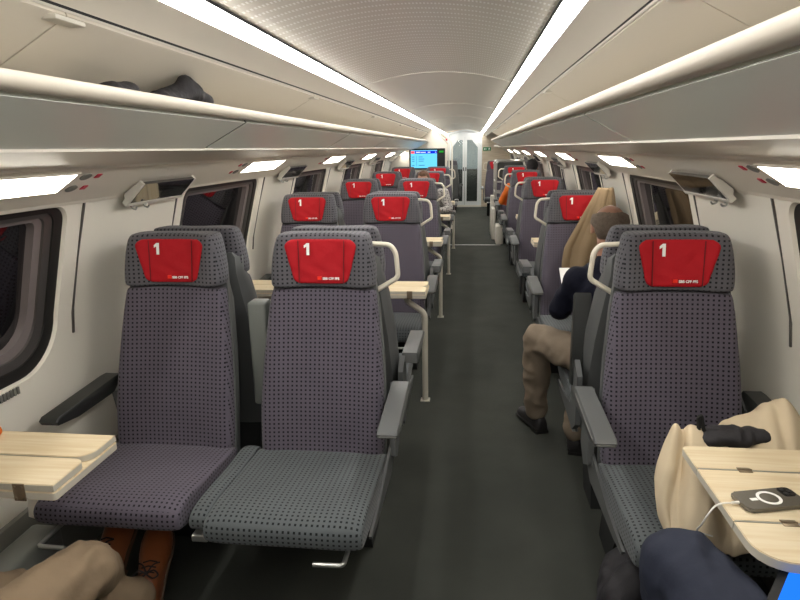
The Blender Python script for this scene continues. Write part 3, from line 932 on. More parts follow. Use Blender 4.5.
# added fill light so that the room behind the door glass is lit
bm = BM(); box(bm, -.3, .4, 17.6, 18.6, 2.085, 2.098)
tag(obj('vestibule_fill_light', bm, LAMP), 'added fill light under the lobby ceiling behind the glass doors', 'lamp')
bm = BM(); box(bm, -.45, .55, 19.0, 19.45, 0, .95, .02)
tag(obj('lobby_cabinet', bm, M['armdark'], smooth=True), 'dark cabinet in the lobby seen through the door glass', 'cabinet')

d = structure(empty('door_1', (.042, EY-.02, 0))); off = -Vector(d.location)
def dpart(n_, bm, m_, parent=d, **k):
    bmesh.ops.translate(bm, vec=off, verts=bm.verts); return obj(n_, bm, m_, parent, **k)
bm = BM()
arcp = [(-.42, 0), (-.42, 1.98)]+[(-.42+.925*i/12, 1.98+.09*math.sin(PI*i/12)) for i in range(1, 12)]+[(.505, 1.98), (.505, 0), (.478, 0), (.478, 1.94)]+[(.478-.872*i/12, 1.94+.085*math.sin(PI*i/12)) for i in range(1, 12)]+[(-.394, 1.94), (-.394, 0)]
def fy(y): return lambda p: (p[0], y, p[1])
prism(bm, arcp, fy(EY-.05), fy(EY+.05)); dpart('door_frame', bm, M['doorgrey'])
bm = BM(); box(bm, -.42, .505, EY-.06, EY+.06, 0, .05); dpart('threshold', bm, M['stem'])
bm = BM(); prism(bm, [(-.394, 1.88)]+[(-.394+.872*i/12, 1.93+.085*math.sin(PI*i/12)) for i in range(0, 13)]+[(.478, 1.88)], fy(EY-.01), fy(EY+.02)); dpart('top_panel', bm, M['doorgrey'])
for s, x0, x1 in ((-1, -.392, .038), (1, .046, .476)):
    lo, hi = (x0, x1)
    # leaf outline with a chamfered outer top corner; frame built around the glass opening
    outx, inx = (lo, hi) if s < 0 else (hi, lo)
    o_pts = [(outx, .05), (outx, 1.62), (outx-s*.22, 1.88), (inx, 1.88), (inx, .05)]
    ox, ix = outx-s*.085, inx+s*.055
    i_pts = [(ox, .15), (ox, 1.60), (ox-s*.16, 1.80), (ix, 1.80), (ix, .15)]
    bm = BM()
    for ya, yb in ((EY-.02, EY+.02),):
        A = [[bm.verts.new((p[0], y, p[1])) for p in pts] for pts, y in ((o_pts, ya), (i_pts, ya), (i_pts, yb), (o_pts, yb))]
        for q in range(4):
            for i in range(5):
                bm.faces.new((A[q][i], A[q][(i+1) % 5], A[(q+1) % 4][(i+1) % 5], A[(q+1) % 4][i]))
    prism(bm, [(outx, 1.63), (outx, 1.88), (outx-s*.215, 1.88)], fy(EY-.01), fy(EY+.01))
    leaf = dpart('door_leaf', bm, M['doorgrey'])
    bm = BM(); prism(bm, i_pts, fy(EY-.006), fy(EY+.006)); dpart('pane', bm, M['clear'], leaf)
    bm = BM(); box(bm, inx+s*.03-.012, inx+s*.03+.012, EY-.045, EY-.02, .98, 1.08, .004); dpart('door_handle', bm, M['dark'], leaf)

# exit sign
r = empty('exit_sign', (.64, EY-.03, 1.555)); off2 = -Vector(r.location)
tag(r, 'small green emergency exit sign with running figure and arrow beside the glass door', 'sign')
bm = BM(); box(bm, .535, .745, EY-.03, EY-.001, 1.508, 1.602, .004); bmesh.ops.translate(bm, vec=off2, verts=bm.verts); obj('panel', bm, M['signgreen'], r)
bm = BM(); y = EY-.034
def seg(ax, az, bx, bz, w):
    t = Vector((bx-ax, 0, bz-az)).normalized(); n_ = Vector((-t.z, 0, t.x))*w
    A, B = Vector((ax, 0, az)), Vector((bx, 0, bz))
    prism(bm, [A+n_, B+n_, B-n_, A-n_], lambda p: (p.x, y, p.z), lambda p: (p.x, y+.004, p.z))
seg(.70, 1.575, .70, 1.59, .008); seg(.70, 1.575, .692, 1.545, .008); seg(.692, 1.545, .712, 1.52, .005); seg(.692, 1.545, .672, 1.525, .005); seg(.70, 1.57, .72, 1.555, .004); seg(.70, 1.57, .676, 1.56, .004)
seg(.56, 1.555, .64, 1.555, .006); seg(.56, 1.555, .585, 1.58, .005); seg(.56, 1.555, .585, 1.53, .005)
bmesh.ops.translate(bm, vec=off2, verts=bm.verts); obj('pictogram', bm, M['white'], r)

# left partition with passenger screen
bm = BM()
box(bm, -1.38, -.24, 12.06, 12.12, 0, 1.62)
prism(bm, [(-1.2, 1.62), (-.24, 1.62), (-.24, 1.66), (-.5, 1.96), (-.7, 1.9), (-1.1, 1.7)], lambda p: (p[0], 12.07, p[1]), lambda p: (p[0], 12.11, p[1]))
structure(obj('wall_partition', bm, M['wall']))
r = empty('passenger_screen', (-.63, 12.05, 1.39)); off3 = -Vector(r.location)
tag(r, 'wide information screen with cyan page and blue header on the end partition', 'screen')
def sp(n_, x0, x1, z0, z1, y0, y1, m_):
    bm = BM(); box(bm, x0, x1, y0, y1, z0, z1); bmesh.ops.translate(bm, vec=off3, verts=bm.verts); return obj(n_, bm, m_, r)
CY = emit('screen_cyan', srgb(105, 205, 245), 1.1); BL = emit('screen_blue', srgb(10, 40, 205), 1.1); GRN = emit('screen_green', srgb(40, 150, 50), 1.0)
WH = emit('screen_white', (1, 1, 1, 1), 1.0); RD = emit('screen_red', srgb(235, 70, 80), 1.4); TX = emit('screen_text', srgb(60, 130, 180), 1)
sp('bezel', -.985, -.285, 1.20, 1.595, 12.03, 12.06, M['dark'])
sp('page', -.955, -.44, 1.225, 1.565, 12.026, 12.031, CY)
sp('header', -.875, -.44, 1.50, 1.55, 12.022, 12.027, BL)
bm = BM(); box(bm, -.95, -.88, 12.022, 12.027, 1.50, 1.55); bmesh.ops.translate(bm, vec=off3, verts=bm.verts); obj('logo', bm, RD, r)
bm = BM()
for (x0, x1, z0, z1) in ((-.85, -.77, 1.518, 1.534), (-.76, -.66, 1.518, 1.53), (-.62, -.57, 1.518, 1.532), (-.475, -.455, 1.52, 1.53)):
    box(bm, x0, x1, 12.018, 12.023, z0, z1)
bmesh.ops.translate(bm, vec=off3, verts=bm.verts); obj('header_line', bm, WH, r)
bm = BM()
for j, z in enumerate((1.43, 1.39, 1.35, 1.27)):
    box(bm, -.93, -.88, 12.022, 12.027, z, z+.014); box(bm, -.80, -.80+(.08, .11, .10, .12)[j], 12.022, 12.027, z, z+.014)
box(bm, -.845, -.838, 12.022, 12.027, 1.26, 1.46)
bmesh.ops.translate(bm, vec=off3, verts=bm.verts); obj('text_line', bm, TX, r)
sp('clock', -.40, -.315, 1.515, 1.55, 12.022, 12.031, GRN)
# aisle handrail of the partition
bm = BM()
tube(bm, round_path([(-.47, 12.0, 1.93), (-.225, 12.0, 1.70), (-.205, 12.0, 1.66), (-.205, 12.0, 0)], .06), .016, 8)
tube(bm, round_path([(-.42, 12.25, 1.95), (-.175, 12.25, 1.72), (-.155, 12.25, 1.66), (-.155, 12.25, 0)], .06), .016, 8)
o = tag(obj('handrail', bm, M['stem'], smooth=True, sharp=60), 'pale bent handrail rising from the floor to the ceiling beside the screen partition', 'handrail')
bm = BM(); box(bm, -.27, -.24, 11.97, 11.985, 1.735, 1.775, .003); 
o2 = obj('emergency_pull', bm, M['redpaint'], o)

# luggage shelf and stacked white boxes on the right
r = empty('luggage_shelf', (1.03, 12.3, 0)); offL = -Vector((.95, 12.3, 0))
tag(r, 'metal framed luggage shelf with open rungs standing right of the aisle', 'luggage rack')
bm = BM()
for y in (11.85, 12.75):
    tube(bm, round_path([(.62, y, 0), (.62, y, 1.34), (1.25, y, 1.34), (1.25, y, 0)], .07), .02, 8)
for z in (.42, .74, .95, 1.34):
    tube(bm, [(.62, 11.85, z), (.62, 12.75, z)], .014, 6)
for z in (.74, .95): tube(bm, [(.62, 11.85, z), (1.25, 11.85, z)], .014, 6)
bmesh.ops.translate(bm, vec=offL, verts=bm.verts); obj('frame', bm, M['metal'], r, smooth=True, sharp=60)
for z in (.38, .72):
    bm = BM(); box(bm, .63, 1.24, 11.87, 12.73, z, z+.02); bmesh.ops.translate(bm, vec=offL, verts=bm.verts); obj('shelf', bm, M['alu'], r)
bm = BM(); box(bm, .64, 1.25, 12.70, 12.735, .95, 1.30); bmesh.ops.translate(bm, vec=offL, verts=bm.verts); obj('back_panel', bm, M['armdark'], r)
for (x0, x1, y0, y1, z1, lb) in ((.655, .78, 10.22, 10.70, .29, 'low white box on the floor against the fifth right seat'), (.60, .665, 10.78, 11.4, .52, 'middle white box of the row leading to the luggage shelf'), (.595, .668, 11.45, 11.8, .70, 'tallest white box, right before the luggage shelf')):
    bm = BM(); box(bm, x0, x1, y0, y1, 0, z1, .01); box(bm, x0+.004, x1-.004, y0+.004, y1-.004, z1, z1+.012, .004)
    tag(obj('side_box', bm, M['boxwhite'], smooth=True), lb, 'box', 'white boxes along the aisle')

# ------------------------------------------------------------------ organic shapes
def blob(name, segs, m, parent=None, vox=.012, smooth=6, wave=0, wf=11):
    """segs: (p0, r0, p1, r1); r is a radius or (rx, ry, rz). Voxel-fused into one surface."""
    bm = BM()
    for p0, r0, p1, r1 in segs:
        p0, p1 = Vector(p0), Vector(p1)
        r0 = Vector(r0) if isinstance(r0, (tuple, list)) else Vector((r0,)*3)
        r1 = Vector(r1) if isinstance(r1, (tuple, list)) else Vector((r1,)*3)
        n_ = max(1, int((p1-p0).length/(min(min(r0), min(r1))*.45)))
        for i in range(n_+1):
            t = i/n_
            mt = Matrix.Translation(p0.lerp(p1, t)) @ Matrix.Diagonal((*r0.lerp(r1, t), 1))
            bmesh.ops.create_icosphere(bm, subdivisions=2, radius=1, matrix=mt)
    me = bpy.data.meshes.new(name); bm.to_mesh(me); bm.free()
    o = bpy.data.objects.new(name, me); link(o)
    bake(o, [('REMESH', dict(mode='VOXEL', voxel_size=vox)), ('SMOOTH', dict(factor=.5, iterations=smooth))])
    me = o.data; me.materials.clear(); me.materials.append(m); me.shade_smooth()
    if wave:
        for v in me.vertices:
            c = v.co; n_ = v.normal
            q = Vector((c.x*1.3, c.y*.8, c.z))*wf
            v.co = c+n_*wave*(1.2-3*abs(noise.noise(q))+.6*noise.noise(q*2.3))
    if parent is not None:
        o.parent = parent; me.transform(Matrix.Translation(-Vector(parent.location)))
    return o

def shoe(parent, heel, toe_dir, pitch, roll, L, m, sole, laces, name='shoe'):
    """shoe with heel at `heel`, toe along toe_dir (angle from +y, clockwise positive = +x)"""
    mt = Matrix.Translation(Vector(heel)-Vector(parent.location)) @ Matrix.Rotation(-toe_dir, 4, 'Z') @ Matrix.Rotation(pitch, 4, 'X') @ Matrix.Rotation(roll, 4, 'Y') @ Matrix.Diagonal((L/.295*1.18, L/.295, L/.295, 1))
    sec = [(-.002, .022, .05), (.006, .030, .075), (.035, .035, .092), (.075, .036, .105), (.11, .037, .094), (.145, .041, .074), (.185, .046, .060), (.225, .047, .052), (.26, .041, .046), (.282, .028, .040), (.293, .010, .030)]
    bm = BM(); rings = []
    for (t, w, h) in sec:
        r = []
        for i in range(14):
            a = PI*i/13
            r.append((w*math.copysign(abs(math.cos(a))**.75, math.cos(a)), t, .012+(h-.012)*abs(math.sin(a))**.85))
        rings.append(r)
    loft(bm, rings); bmesh.ops.transform(bm, matrix=mt, verts=bm.verts)
    o = obj(name, bm, m, parent, smooth=True, sharp=70)
    bm = BM()
    out = [(-(w+.004), t) for t, w, h in sec]+[(w+.004, t) for t, w, h in reversed(sec)]
    extr_z(bm, out, 0, .014)
    extr_z(bm, [(-.033, -.004), (-.038, .06), (.038, .06), (.033, -.004)], -.018, .0)
    bmesh.ops.transform(bm, matrix=mt, verts=bm.verts); obj('sole', bm, sole, o)
    if laces:
        bm = BM()
        for t, h in ((.105, .098), (.125, .087), (.145, .077)):
            tube(bm, [(-.02, t, h-.004), (0, t+.004, h+.003), (.02, t, h-.004)], .0025, 5)
        for sx in (-1, 1):
            tube(bm, smooth_path([(0, .10, .104), (sx*.02, .11, .112), (sx*.034, .095, .108), (sx*.02, .085, .106), (0, .10, .104)], 4), .0028, 5)
            tube(bm, smooth_path([(0, .10, .104), (sx*.014, .13, .098), (sx*.03, .14, .088)], 4), .0026, 5)
        bmesh.ops.transform(bm, matrix=mt, verts=bm.verts); obj('shoelace', bm, M['lace'], o, smooth=True)
    return o

def hand_segs(w, d, side, up=Vector((0, 0, 1))):
    """palm and five fingers from wrist w along d; side: thumb direction"""
    d = Vector(d).normalized(); w = Vector(w); side = (Vector(side)-d*Vector(side).dot(d)).normalized(); nrm = d.cross(side)
    S_ = []
    S_.append((w, .024, w+d*.045, .024)); 
    for q in (-1, 0, 1): S_.append((w+d*.02+side*q*.016, .015, w+d*.085+side*q*.024, .013))
    curl = -nrm if nrm.z > 0 else nrm
    for i, (o_, ln) in enumerate(((.030, .072), (.010, .08), (-.010, .074), (-.029, .058))):
        b = w+d*.088+side*o_; mpt = b+(d*.85+curl*.35)*ln*.5; e = mpt+(d*.5+curl*.7)*ln*.5
        S_.append((b, .0095, mpt, .009)); S_.append((mpt, .009, e, .0075))
    tb = w+d*.03+side*.03; tm = tb+(d*.6+side*.7)*.035; te = tm+(d*.9+side*.1+curl*.3)*.032
    S_.append((tb, .013, tm, .0115)); S_.append((tm, .0115, te, .009))
    return S_

def person(name, label, J, top, trousers, hair, bald=False, shoes=None, sole=None, face=(0, 1, 0), vox=.011, loose=.017, group=None, top_wave=.004, bottoms=True):
    """J: joint positions; right/left as seen by the person"""
    r = empty(name, (J['pelvis'][0], J['pelvis'][1], 0))
    tag(r, label, 'person', group)
    V = {k: Vector(v) for k, v in J.items()}
    f = Vector(face).normalized(); lat = Vector((f.y, -f.x, 0)).normalized()   # person's right
    H = V['head']
    def tor(e):   # torso segments
        ax = abs(lat.x); a_, b_ = .165, .115
        def rr(a, b, c): return (a*ax+b*(1-ax)+e, b*ax+a*(1-ax)+e, c+e)
        mid = V['pelvis'].lerp(V['chest'], .5)
        return [(V['pelvis'], rr(.17, .13, .12), mid, rr(.155, .12, .12)), (mid, rr(.155, .12, .12), V['chest'], rr(.165, .12, .13)),
                (V['chest'], rr(.165, .12, .13), V['neck']-Vector((0, 0, .07)), rr(.12, .085, .06))]
    def arm(s, e):
        return [(V['sh'+s]*.75+V['neck']*.25-Vector((0, 0, .02)), .06+e, V['sh'+s], .062+e), (V['sh'+s], .056+e, V['el'+s], .044+e), (V['el'+s], .043+e, V['wr'+s], .029+e)]
    def leg(s, e, cut=0):
        an = V['an'+s]; kn = V['kn'+s]
        if cut: an = kn.lerp(an, cut)
        return [(V['hip'+s], .092+e, kn, .062+e), (kn, .062+e, kn.lerp(an, .4), .058+e), (kn.lerp(an, .4), .058+e, an, (.042 if not cut else .048)+e)]
    head = [(H+Vector((0, 0, .03))-f*.015, (.078, .078, .085) if abs(f.x) < .3 else (.09, .082, .085), H+Vector((0, 0, .03))+f*.012, (.076, .082, .085)),
            (H+f*.03-Vector((0, 0, .045)), .056, H+f*.052-Vector((0, 0, .075)), .036),
            (H+f*.088+Vector((0, 0, .012)), .010, H+f*.106-Vector((0, 0, .018)), .013)]
    for q in (-1, 1): head.append((H+lat*q*.078-f*.01+Vector((0, 0, .02)), (.011, .018, .027), H+lat*q*.080-f*.014-Vector((0, 0, .012)), (.009, .012, .016)))
    head.append((V['neck']-Vector((0, 0, .04)), .058, H-Vector((0, 0, .06))-f*.012, .056))
    segs = tor(0)+head
    for s in 'RL':
        segs += arm(s, 0)+leg(s, 0)
        d = V['wr'+s]-V['el'+s]; segs += hand_segs(V['wr'+s], d, (-lat if s == 'R' else lat)+Vector((0, 0, .4)))
    blob('body', segs, M['skin'], r, vox=.008, smooth=4)
    ts = tor(.014)
    for s in 'RL': ts += arm(s, .013)
    ts.append((V['neck']-Vector((0, 0, .05)), .066, V['neck']-Vector((0, 0, .015)), .064))
    blob('top', ts, M[top], r, vox=vox, smooth=7, wave=top_wave)
    if bottoms:
        ls = [(V['pelvis']-Vector((0, 0, .03)), (.175, .15, .12), V['pelvis']+Vector((0, 0, .05)), (.17, .14, .1))]
        for s in 'RL': ls += leg(s, loose, .97)
        blob('trousers', ls, M[trousers], r, vox=vox, smooth=7, wave=.008, wf=11)
    if hair:
        hs = []
        c = H+Vector((0, 0, .03))
        if bald:
            for a in range(-112, 113, 8):
                an = math.radians(a)
                for el in range(-58, 41, 9):
                    if abs(a) > 62 and (el > 24 or el < -8): continue
                    if abs(a) > 95 and el > 8: continue
                    e_ = math.radians(el)
                    p = c+(-f*math.cos(an)*.083+lat*math.sin(an)*.078)*math.cos(e_)+Vector((0, 0, .085*math.sin(e_)))
                    hs.append((p, .0125, p, .0125))
        else:
            hs.append((c-f*.028+Vector((0, 0, .012)), (.088, .088, .092), c-f*.01+Vector((0, 0, .022)), (.085, .085, .085)))
            hs.append((c+f*.04+Vector((0, 0, .045)), .052, c+f*.03+Vector((0, 0, .05)), .055))
            hs.append((c-f*.06-Vector((0, 0, .02)), .062, c-f*.05-Vector((0, 0, .09)), .05))
        blob('hair', hs, M[hair], r, vox=.009, smooth=4, wave=.0025)
    for q in (-1, 1):
        bm = BM(); bmesh.ops.create_uvsphere(bm, u_segments=10, v_segments=8, radius=.0105, matrix=Matrix.Translation(H+f*.081+lat*q*.030+Vector((0, 0, .012))-Vector(r.location)))
        obj('eye', bm, M['eye'], r, smooth=True)
    bm = BM(); tube(bm, [Vector(p)-Vector(r.location) for p in (H+f*.083-Vector((0, 0, .052))-lat*.02, H+f*.09-Vector((0, 0, .054)), H+f*.083-Vector((0, 0, .052))+lat*.02)], .005, 6)
    obj('mouth', bm, M['redmark'], r, smooth=True)
    return r

# 1. passenger at the left window: khaki legs stretched out, ankles crossed
P1 = person('person', 'person in khaki trousers and brown shoes, legs stretched out at the lower left', dict(
    pelvis=(-.98, .72, .57), chest=(-.98, .60, .93), neck=(-.98, .60, 1.13), head=(-.98, .63, 1.27),
    shR=(-.80, .60, 1.05), shL=(-1.16, .60, 1.05), elR=(-.76, .70, .80), elL=(-1.20, .70, .80), wrR=(-.82, .92, .69), wrL=(-1.12, .92, .69),
    hipR=(-.90, .76, .53), hipL=(-1.08, .76, .52), knR=(-.815, 1.31, .485), knL=(-1.06, 1.24, .43),
    anR=(-.985, 1.61, .225), anL=(-.875, 1.62, .125)), 'navyknit', 'khaki', 'hairdark', face=(0, 1, 0))
shoe(P1, (-.872, 1.655, .04), math.radians(-12), math.radians(40), math.radians(4), .30, M['leather'], M['sole'], True)
shoe(P1, (-.985, 1.625, .15), math.radians(-6), math.radians(42), math.radians(-10), .30, M['leather'], M['sole'], True)

# 2. passenger at the right window: navy legs under the table
P2 = person('person', 'person in navy trousers with a tablet on the lap at the lower right', dict(
    pelvis=(1.02, .72, .57), chest=(1.02, .60, .93), neck=(1.02, .60, 1.13), head=(1.02, .64, 1.27),
    shR=(1.20, .60, 1.05), shL=(.84, .60, 1.05), elR=(1.22, .72, .80), elL=(.80, .72, .80), wrR=(1.12, .90, .69), wrL=(.88, .90, .69),
    hipR=(1.10, .76, .55), hipL=(.93, .76, .55), knR=(1.06, 1.24, .54), knL=(.745, 1.30, .62),
    anR=(1.0, 1.42, .13), anL=(.74, 1.24, .13)), 'navyknit', 'navy', 'hairdark', face=(0, 1, 0), loose=.03)
shoe(P2, (.745, 1.20, .02), math.radians(-3), 0, 0, .29, M['blackshoe'], M['rubber'], True)
shoe(P2, (1.0, 1.38, .02), math.radians(4), 0, 0, .29, M['blackshoe'], M['rubber'], True)

# 3. balding man in navy knitwear, seen from behind, one leg out in the aisle
P3 = person('person', 'balding man in navy sweater and beige trousers reading, seen from behind', dict(
    pelvis=(.93, 2.88, .57), chest=(.90, 2.90, .90), neck=(.895, 2.93, 1.07), head=(.893, 2.965, 1.21),
    shL=(.755, 2.92, .965), shR=(1.05, 2.95, .975), elL=(.685, 3.0, .80), elR=(1.12, 3.06, .80), wrL=(.75, 3.22, .80), wrR=(1.0, 3.24, .80),
    hipL=(.85, 2.93, .55), hipR=(1.02, 2.95, .55), knL=(.60, 3.14, .60), knR=(.93, 3.38, .56),
    anL=(.62, 3.28, .12), anR=(.80, 3.02, .12)), 'navyknit', 'beige_trs', 'hairgrey', bald=True, face=(.12, .99, 0))
shoe(P3, (.655, 3.22, .02), math.radians(-20), 0, 0, .28, M['blackshoe'], M['rubber'], True)
shoe(P3, (.80, 2.98, .02), math.radians(10), 0, 0, .28, M['blackshoe'], M['rubber'], True)
bm = BM()
bk = Matrix.Translation((.86, 3.24, .90)) @ Matrix.Rotation(.5, 4, 'X')
box(bm, -.14, .14, -.10, .10, -.002, .002, mtx=bk)
tag(obj('paper_sheet', bm, M['white']), 'white sheet of paper held in front of the balding man', 'paper')

# 4. woman in patterned top, left aisle seat
P4 = person('person', 'person with brown hair and patterned sleeves in the fourth left aisle seat', dict(
    pelvis=(-.33, 8.22, .57), chest=(-.31, 8.30, .90), neck=(-.35, 8.28, 1.07), head=(-.41, 8.22, 1.18),
    shR=(-.47, 8.27, 1.0), shL=(-.13, 8.25, 1.0), elR=(-.50, 8.14, .78), elL=(-.06, 8.12, .79), wrR=(-.42, 8.0, .80), wrL=(-.17, 8.0, .80),
    hipR=(-.43, 8.18, .55), hipL=(-.24, 8.18, .55), knR=(-.43, 7.74, .56), knL=(-.20, 7.74, .56),
    anR=(-.43, 7.66, .12), anL=(-.20, 7.66, .12)), 'pattern', 'navy', 'hairbrown', face=(-.1, -.99, 0))
shoe(P4, (-.43, 7.70, .02), PI, 0, 0, .25, M['blackshoe'], M['rubber'], False)
shoe(P4, (-.20, 7.70, .02), PI, 0, 0, .25, M['blackshoe'], M['rubber'], False)

# 5. passenger in an orange jacket on the right
P5 = person('person', 'dark haired person in an orange jacket, turned away on the right beyond the third seat', dict(
    pelvis=(.97, 9.02, .57), chest=(.97, 8.98, .92), neck=(1.03, 9.08, 1.11), head=(1.11, 9.16, 1.29),
    shL=(.79, 8.99, 1.02), shR=(1.13, 8.99, 1.03), elL=(.69, 9.12, .82), elR=(1.16, 9.15, .80), wrL=(.82, 9.34, .76), wrR=(1.08, 9.36, .76),
    hipL=(.88, 9.06, .55), hipR=(1.06, 9.06, .55), knL=(.88, 9.52, .55), knR=(1.06, 9.52, .55),
    anL=(.88, 9.6, .12), anR=(1.06, 9.6, .12)), 'orange', 'navy', 'hairdark', face=(0, 1, 0))
shoe(P5, (.88, 9.56, .02), 0, 0, 0, .27, M['blackshoe'], M['rubber'], False)
shoe(P5, (1.06, 9.56, .02), 0, 0, 0, .27, M['blackshoe'], M['rubber'], False)

# ------------------------------------------------------------------ belongings
# beige coat heaped on the nearest right seat
rows = [[(.845, 1.83, .55), (.828, 1.77, .66), (.803, 1.72, .61), (.803, 1.68, .54), (.82, 1.65, .495)],
        [(.865, 1.86, .62), (.862, 1.78, .758), (.832, 1.70, .655), (.815, 1.665, .575), (.825, 1.625, .50)],
        [(.895, 1.86, .66), (.895, 1.79, .735), (.872, 1.71, .635), (.852, 1.65, .565), (.85, 1.60, .50)],
        [(.935, 1.86, .70), (.925, 1.79, .755), (.895, 1.68, .675), (.868, 1.61, .60), (.862, 1.565, .505)],
        [(.99, 1.88, .69), (.98, 1.79, .71), (.95, 1.66, .64), (.91, 1.575, .59), (.90, 1.545, .495)],
        [(1.02, 1.88, .69), (1.01, 1.79, .70), (.985, 1.66, .60), (.955, 1.57, .53), (.95, 1.54, .49)],
        [(1.06, 1.90, .73), (1.05, 1.80, .70), (1.03, 1.66, .60), (1.01, 1.565, .55), (1.0, 1.54, .495)],
        [(1.13, 1.92, .74), (1.12, 1.84, .75), (1.10, 1.70, .66), (1.08, 1.60, .56), (1.07, 1.55, .495)],
        [(1.20, 1.93, .785), (1.19, 1.85, .795), (1.17, 1.70, .68), (1.15, 1.60, .57), (1.15, 1.56, .495)],
        [(1.26, 1.93, .775), (1.25, 1.85, .785), (1.23, 1.70, .64), (1.21, 1.60, .54), (1.20, 1.57, .495)],
        [(1.30, 1.91, .66), (1.29, 1.83, .66), (1.26, 1.70, .55), (1.24, 1.62, .50), (1.22, 1.60, .49)]]
rs = [smooth_path(r_, 7) for r_ in rows]
grid = [smooth_path([r_[i] for r_ in rs], 6) for i in range(len(rs[0]))]
bm = BM(); VV = []
for i, r_ in enumerate(grid):
    VV.append([bm.verts.new(p+Vector((.007*noise.noise(Vector((i*.13, j*.11, 3))), 0, .030*(.22-abs(noise.noise(Vector((i*.055+j*.02, j*.26, 0)))))+.008*noise.noise(Vector((i*.3, j*.28, 5)))))) for j, p in enumerate(r_)])
for i in range(len(VV)-1):
    for j in range(len(VV[0])-1): bm.faces.new((VV[i][j], VV[i+1][j], VV[i+1][j+1], VV[i][j+1]))
o = obj('coat', bm, M['coat'])
bake(o, [('SOLIDIFY', dict(thickness=.010, offset=0)), ('SUBSURF', dict(levels=1, render_levels=1))]); o.data.shade_smooth()
tag(o, 'beige coat heaped on the nearest right seat behind the table', 'coat')
r = empty('handbag', (1.02, 1.77, .66)); offb = -Vector(r.location)
tag(r, 'black bag with upright strap lying in the beige coat', 'bag')
blob('bag_body', [((.965, 1.79, .722), (.035, .05, .026), (1.04, 1.79, .728), (.04, .05, .028)), ((1.04, 1.79, .722), (.04, .05, .026), (1.12, 1.80, .726), (.035, .045, .022))], M['blackcloth'], r, vox=.006, smooth=4, wave=.006, wf=16)
bm = BM(); tube(bm, round_path([(.938, 1.78, .735), (.932, 1.78, .79), (.940, 1.78, .797), (.952, 1.78, .745)], .008), .006, 6); bmesh.ops.translate(bm, vec=offb, verts=bm.verts); obj('strap', bm, M['dark'], r, smooth=True)

# phone with ring, charging on the table
r = empty('phone', (.955, 1.375, .7605)); r.rotation_euler = (0, 0, math.radians(14))
tag(r, 'grey phone in a clear case with a white ring, face down on the right table', 'phone')
bm = BM(); fs = extr_z(bm, rrect(-.078, .078, -.038, .038, .013), .001, .011); bmesh.ops.bevel(bm, geom=[e for e in bm.edges if abs(e.verts[0].co.z-e.verts[1].co.z) < 1e-6], offset=.0025, segments=2, affect='EDGES')
obj('case', bm, M['phone'], r, smooth=True, sharp=50)
bm = BM()
ra = [[(.0+rr*math.cos(2*PI*i/32), rr*math.sin(2*PI*i/32), z) for i in range(32)] for rr, z in ((.021, .0108), (.021, .0118), (.028, .0118), (.028, .0108))]
loft(bm, ra+[ra[0]], caps=False); obj('ring', bm, M['white'], r)
bm = BM(); box(bm, -.048, -.030, -.005, .005, .0108, .0117, .0004); obj('ring_mark', bm, M['white'], r)
bm = BM(); extr_z(bm, rrect(.042, .073, -.002, .034, .008), .0105, .013); obj('camera_bump', bm, M['phonedark'], r)
bm = BM()
for (x, y) in ((.051, .024), (.051, .008), (.065, .016)):
    ra = [[(x+rr*math.cos(2*PI*i/14), y+rr*math.sin(2*PI*i/14), z) for i in range(14)] for rr, z in ((.006, .013), (.006, .0145))]
    loft(bm, ra)
obj('lens', bm, M['dark'], r)
bm = BM()
tube(bm, [(.879, 1.356, .767), (.862, 1.352, .767)], .0038, 6)
tube(bm, smooth_path([(.862, 1.352, .767), (.84, 1.347, .768), (.822, 1.345, .760), (.808, 1.346, .735), (.803, 1.36, .70), (.82, 1.42, .64), (.875, 1.46, .60)], 5), .0022, 6)
tag(obj('charging_cable', bm, M['cable'], smooth=True), 'white charging cable hanging over the table edge from the phone', 'cable')

# tablet on the lap
r = empty('tablet', (.958, 1.055, .712)); r.rotation_euler = (math.radians(14), 0, math.radians(-38))
tag(r, 'tablet with bright blue screen on the lap at the lower right corner', 'tablet')
bm = BM(); extr_z(bm, rrect(-.125, .125, -.085, .085, .012), -.004, .004); obj('housing', bm, M['dark'], r, smooth=True)
bm = BM(); box(bm, -.108, .108, -.068, .068, .004, .0052); obj('display', bm, emit('tablet_blue', srgb(30, 110, 235), 1.3), r)
bm = BM()
for i in range(6): box(bm, -.10+i*.012, -.093+i*.012, .058, .065, .0052, .0058)
obj('status_icons', bm, WH, r)

# small orange object on the left table
o = blob('tangerine_peel', [((-1.215, 1.535, .775), (.022, .018, .014), (-1.235, 1.545, .79), (.018, .016, .012))], M['orange'], vox=.004, smooth=3, wave=.003)
tag(o, 'small orange brown object on the left foreground table at the picture edge', 'object')

# tan jacket hanging beside the second right seat
def jacket():
    bm = BM(); nu, nv = 36, 30; G_ = []
    for j in range(nv+1):
        v = j/nv
        z = 1.33-.60*v
        hw = .04+.15*min(1, v*1.5)
        cx = 1.12-.075*min(1, v*1.2)
        row = []
        for i in range(nu+1):
            u = -1+2*i/nu
            fold = .014*math.sin(u*9+1.5*v)*(.4+v)+.005*math.sin(u*21-v*2)
            x = cx+hw*u
            y = 4.13+fold+.05*u*u-.04*v
            row.append(bm.verts.new((x, y, z+.01*math.sin(u*5)*v)))
        G_.append(row)
    for j in range(nv):
        for i in range(nu): bm.faces.new((G_[j][i], G_[j][i+1], G_[j+1][i+1], G_[j+1][i]))
    o = obj('jacket', bm, M['jacket'])
    bake(o, [('SOLIDIFY', dict(thickness=.03, offset=0)), ('SUBSURF', dict(levels=1, render_levels=1))]); o.data.shade_smooth()
    return o
tag(jacket(), 'tan quilted jacket hanging in front of the second right seat', 'jacket')

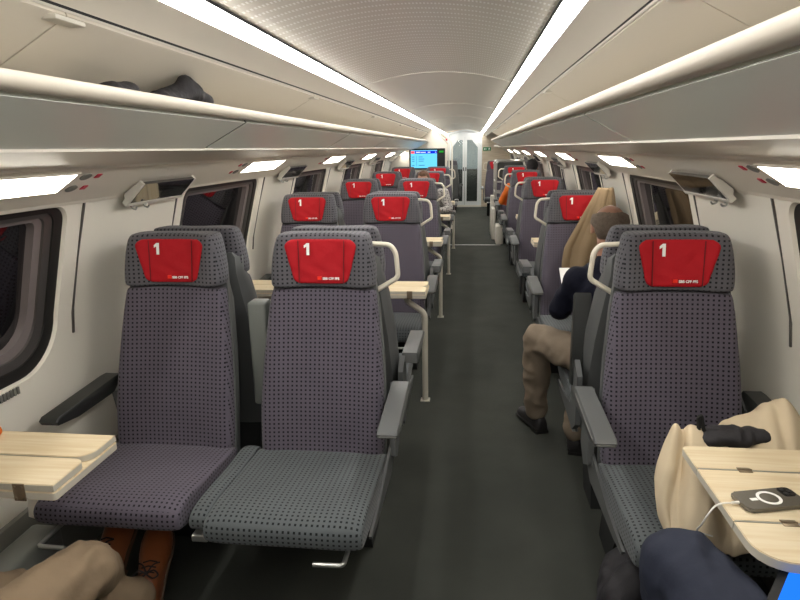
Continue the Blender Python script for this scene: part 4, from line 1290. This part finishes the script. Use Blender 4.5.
# dark clothes on the left rack
o = blob('jacket', [((-.69, 1.80, 1.752), (.04, .07, .025), (-.685, 1.96, 1.785), (.045, .06, .035)), ((-.675, 1.93, 1.80), (.025, .04, .035), (-.68, 2.06, 1.775), (.03, .05, .03))], M['blackcloth'], vox=.007, smooth=5, wave=.006)
tag(o, 'dark folded jacket peeking over the rail of the left luggage rack', 'jacket')
o = blob('scarf', [((-.70, 1.52, 1.752), (.035, .06, .018), (-.70, 1.63, 1.765), (.035, .03, .03))], M['blackcloth'], vox=.007, smooth=5, wave=.005)
tag(o, 'smaller dark cloth on the left luggage rack, nearer the camera', 'cloth')

r = empty('backpack', (.79, 1.80, 0)); offp = -Vector(r.location)
tag(r, 'black backpack on the floor under the front of the nearest right seat', 'bag')
o = blob('bag_body', [((.76, 1.78, .10), (.09, .10, .10), (.80, 1.88, .12), (.10, .10, .12)), ((.74, 1.74, .16), (.06, .06, .06), (.80, 1.78, .20), (.07, .07, .06))], M['blackcloth'], r, vox=.008, smooth=5, wave=.004)
bm = BM(); tube(bm, [Vector(q)+offp for q in smooth_path([(.70, 1.78, .05), (.64, 1.80, .014), (.58, 1.78, .013), (.55, 1.70, .013), (.60, 1.64, .013), (.68, 1.66, .03)], 5)], .016, 8, .006)
obj('strap', bm, M['blackcloth'], r, smooth=True)

# ------------------------------------------------------------------ camera, world, view
cam = bpy.data.cameras.new('camera'); co = bpy.data.objects.new('camera', cam); COL.objects.link(co)
F, VPx, VPy, sl = 600., 472., 147.5, .0168
x0, y0 = (VPx-400)/F, (300-VPy)/F
fwd = Vector((x0, y0, 1)).normalized(); up = Vector((-sl, 1, -(y0-sl*x0))).normalized(); right = up.cross(fwd)
# image axes expressed in world coordinates
X = Vector((right.x, fwd.x, up.x)); Y = Vector((right.y, fwd.y, up.y)); Z = -Vector((right.z, fwd.z, up.z))
mw = Matrix((X, Y, Z)).transposed().to_4x4(); mw.translation = (.235, 0, 1.6)
co.matrix_world = mw
cam.lens = 27; cam.sensor_width = 36; cam.sensor_fit = 'HORIZONTAL'; cam.clip_start = .02
S.camera = co
w = bpy.data.worlds.new('night'); S.world = w; w.use_nodes = True
w.node_tree.nodes['Background'].inputs[0].default_value = (.01, .011, .014, 1); w.node_tree.nodes['Background'].inputs[1].default_value = 1
S.view_settings.view_transform = 'Standard'; S.view_settings.look = 'None'; S.view_settings.exposure = .28; S.view_settings.gamma = 1
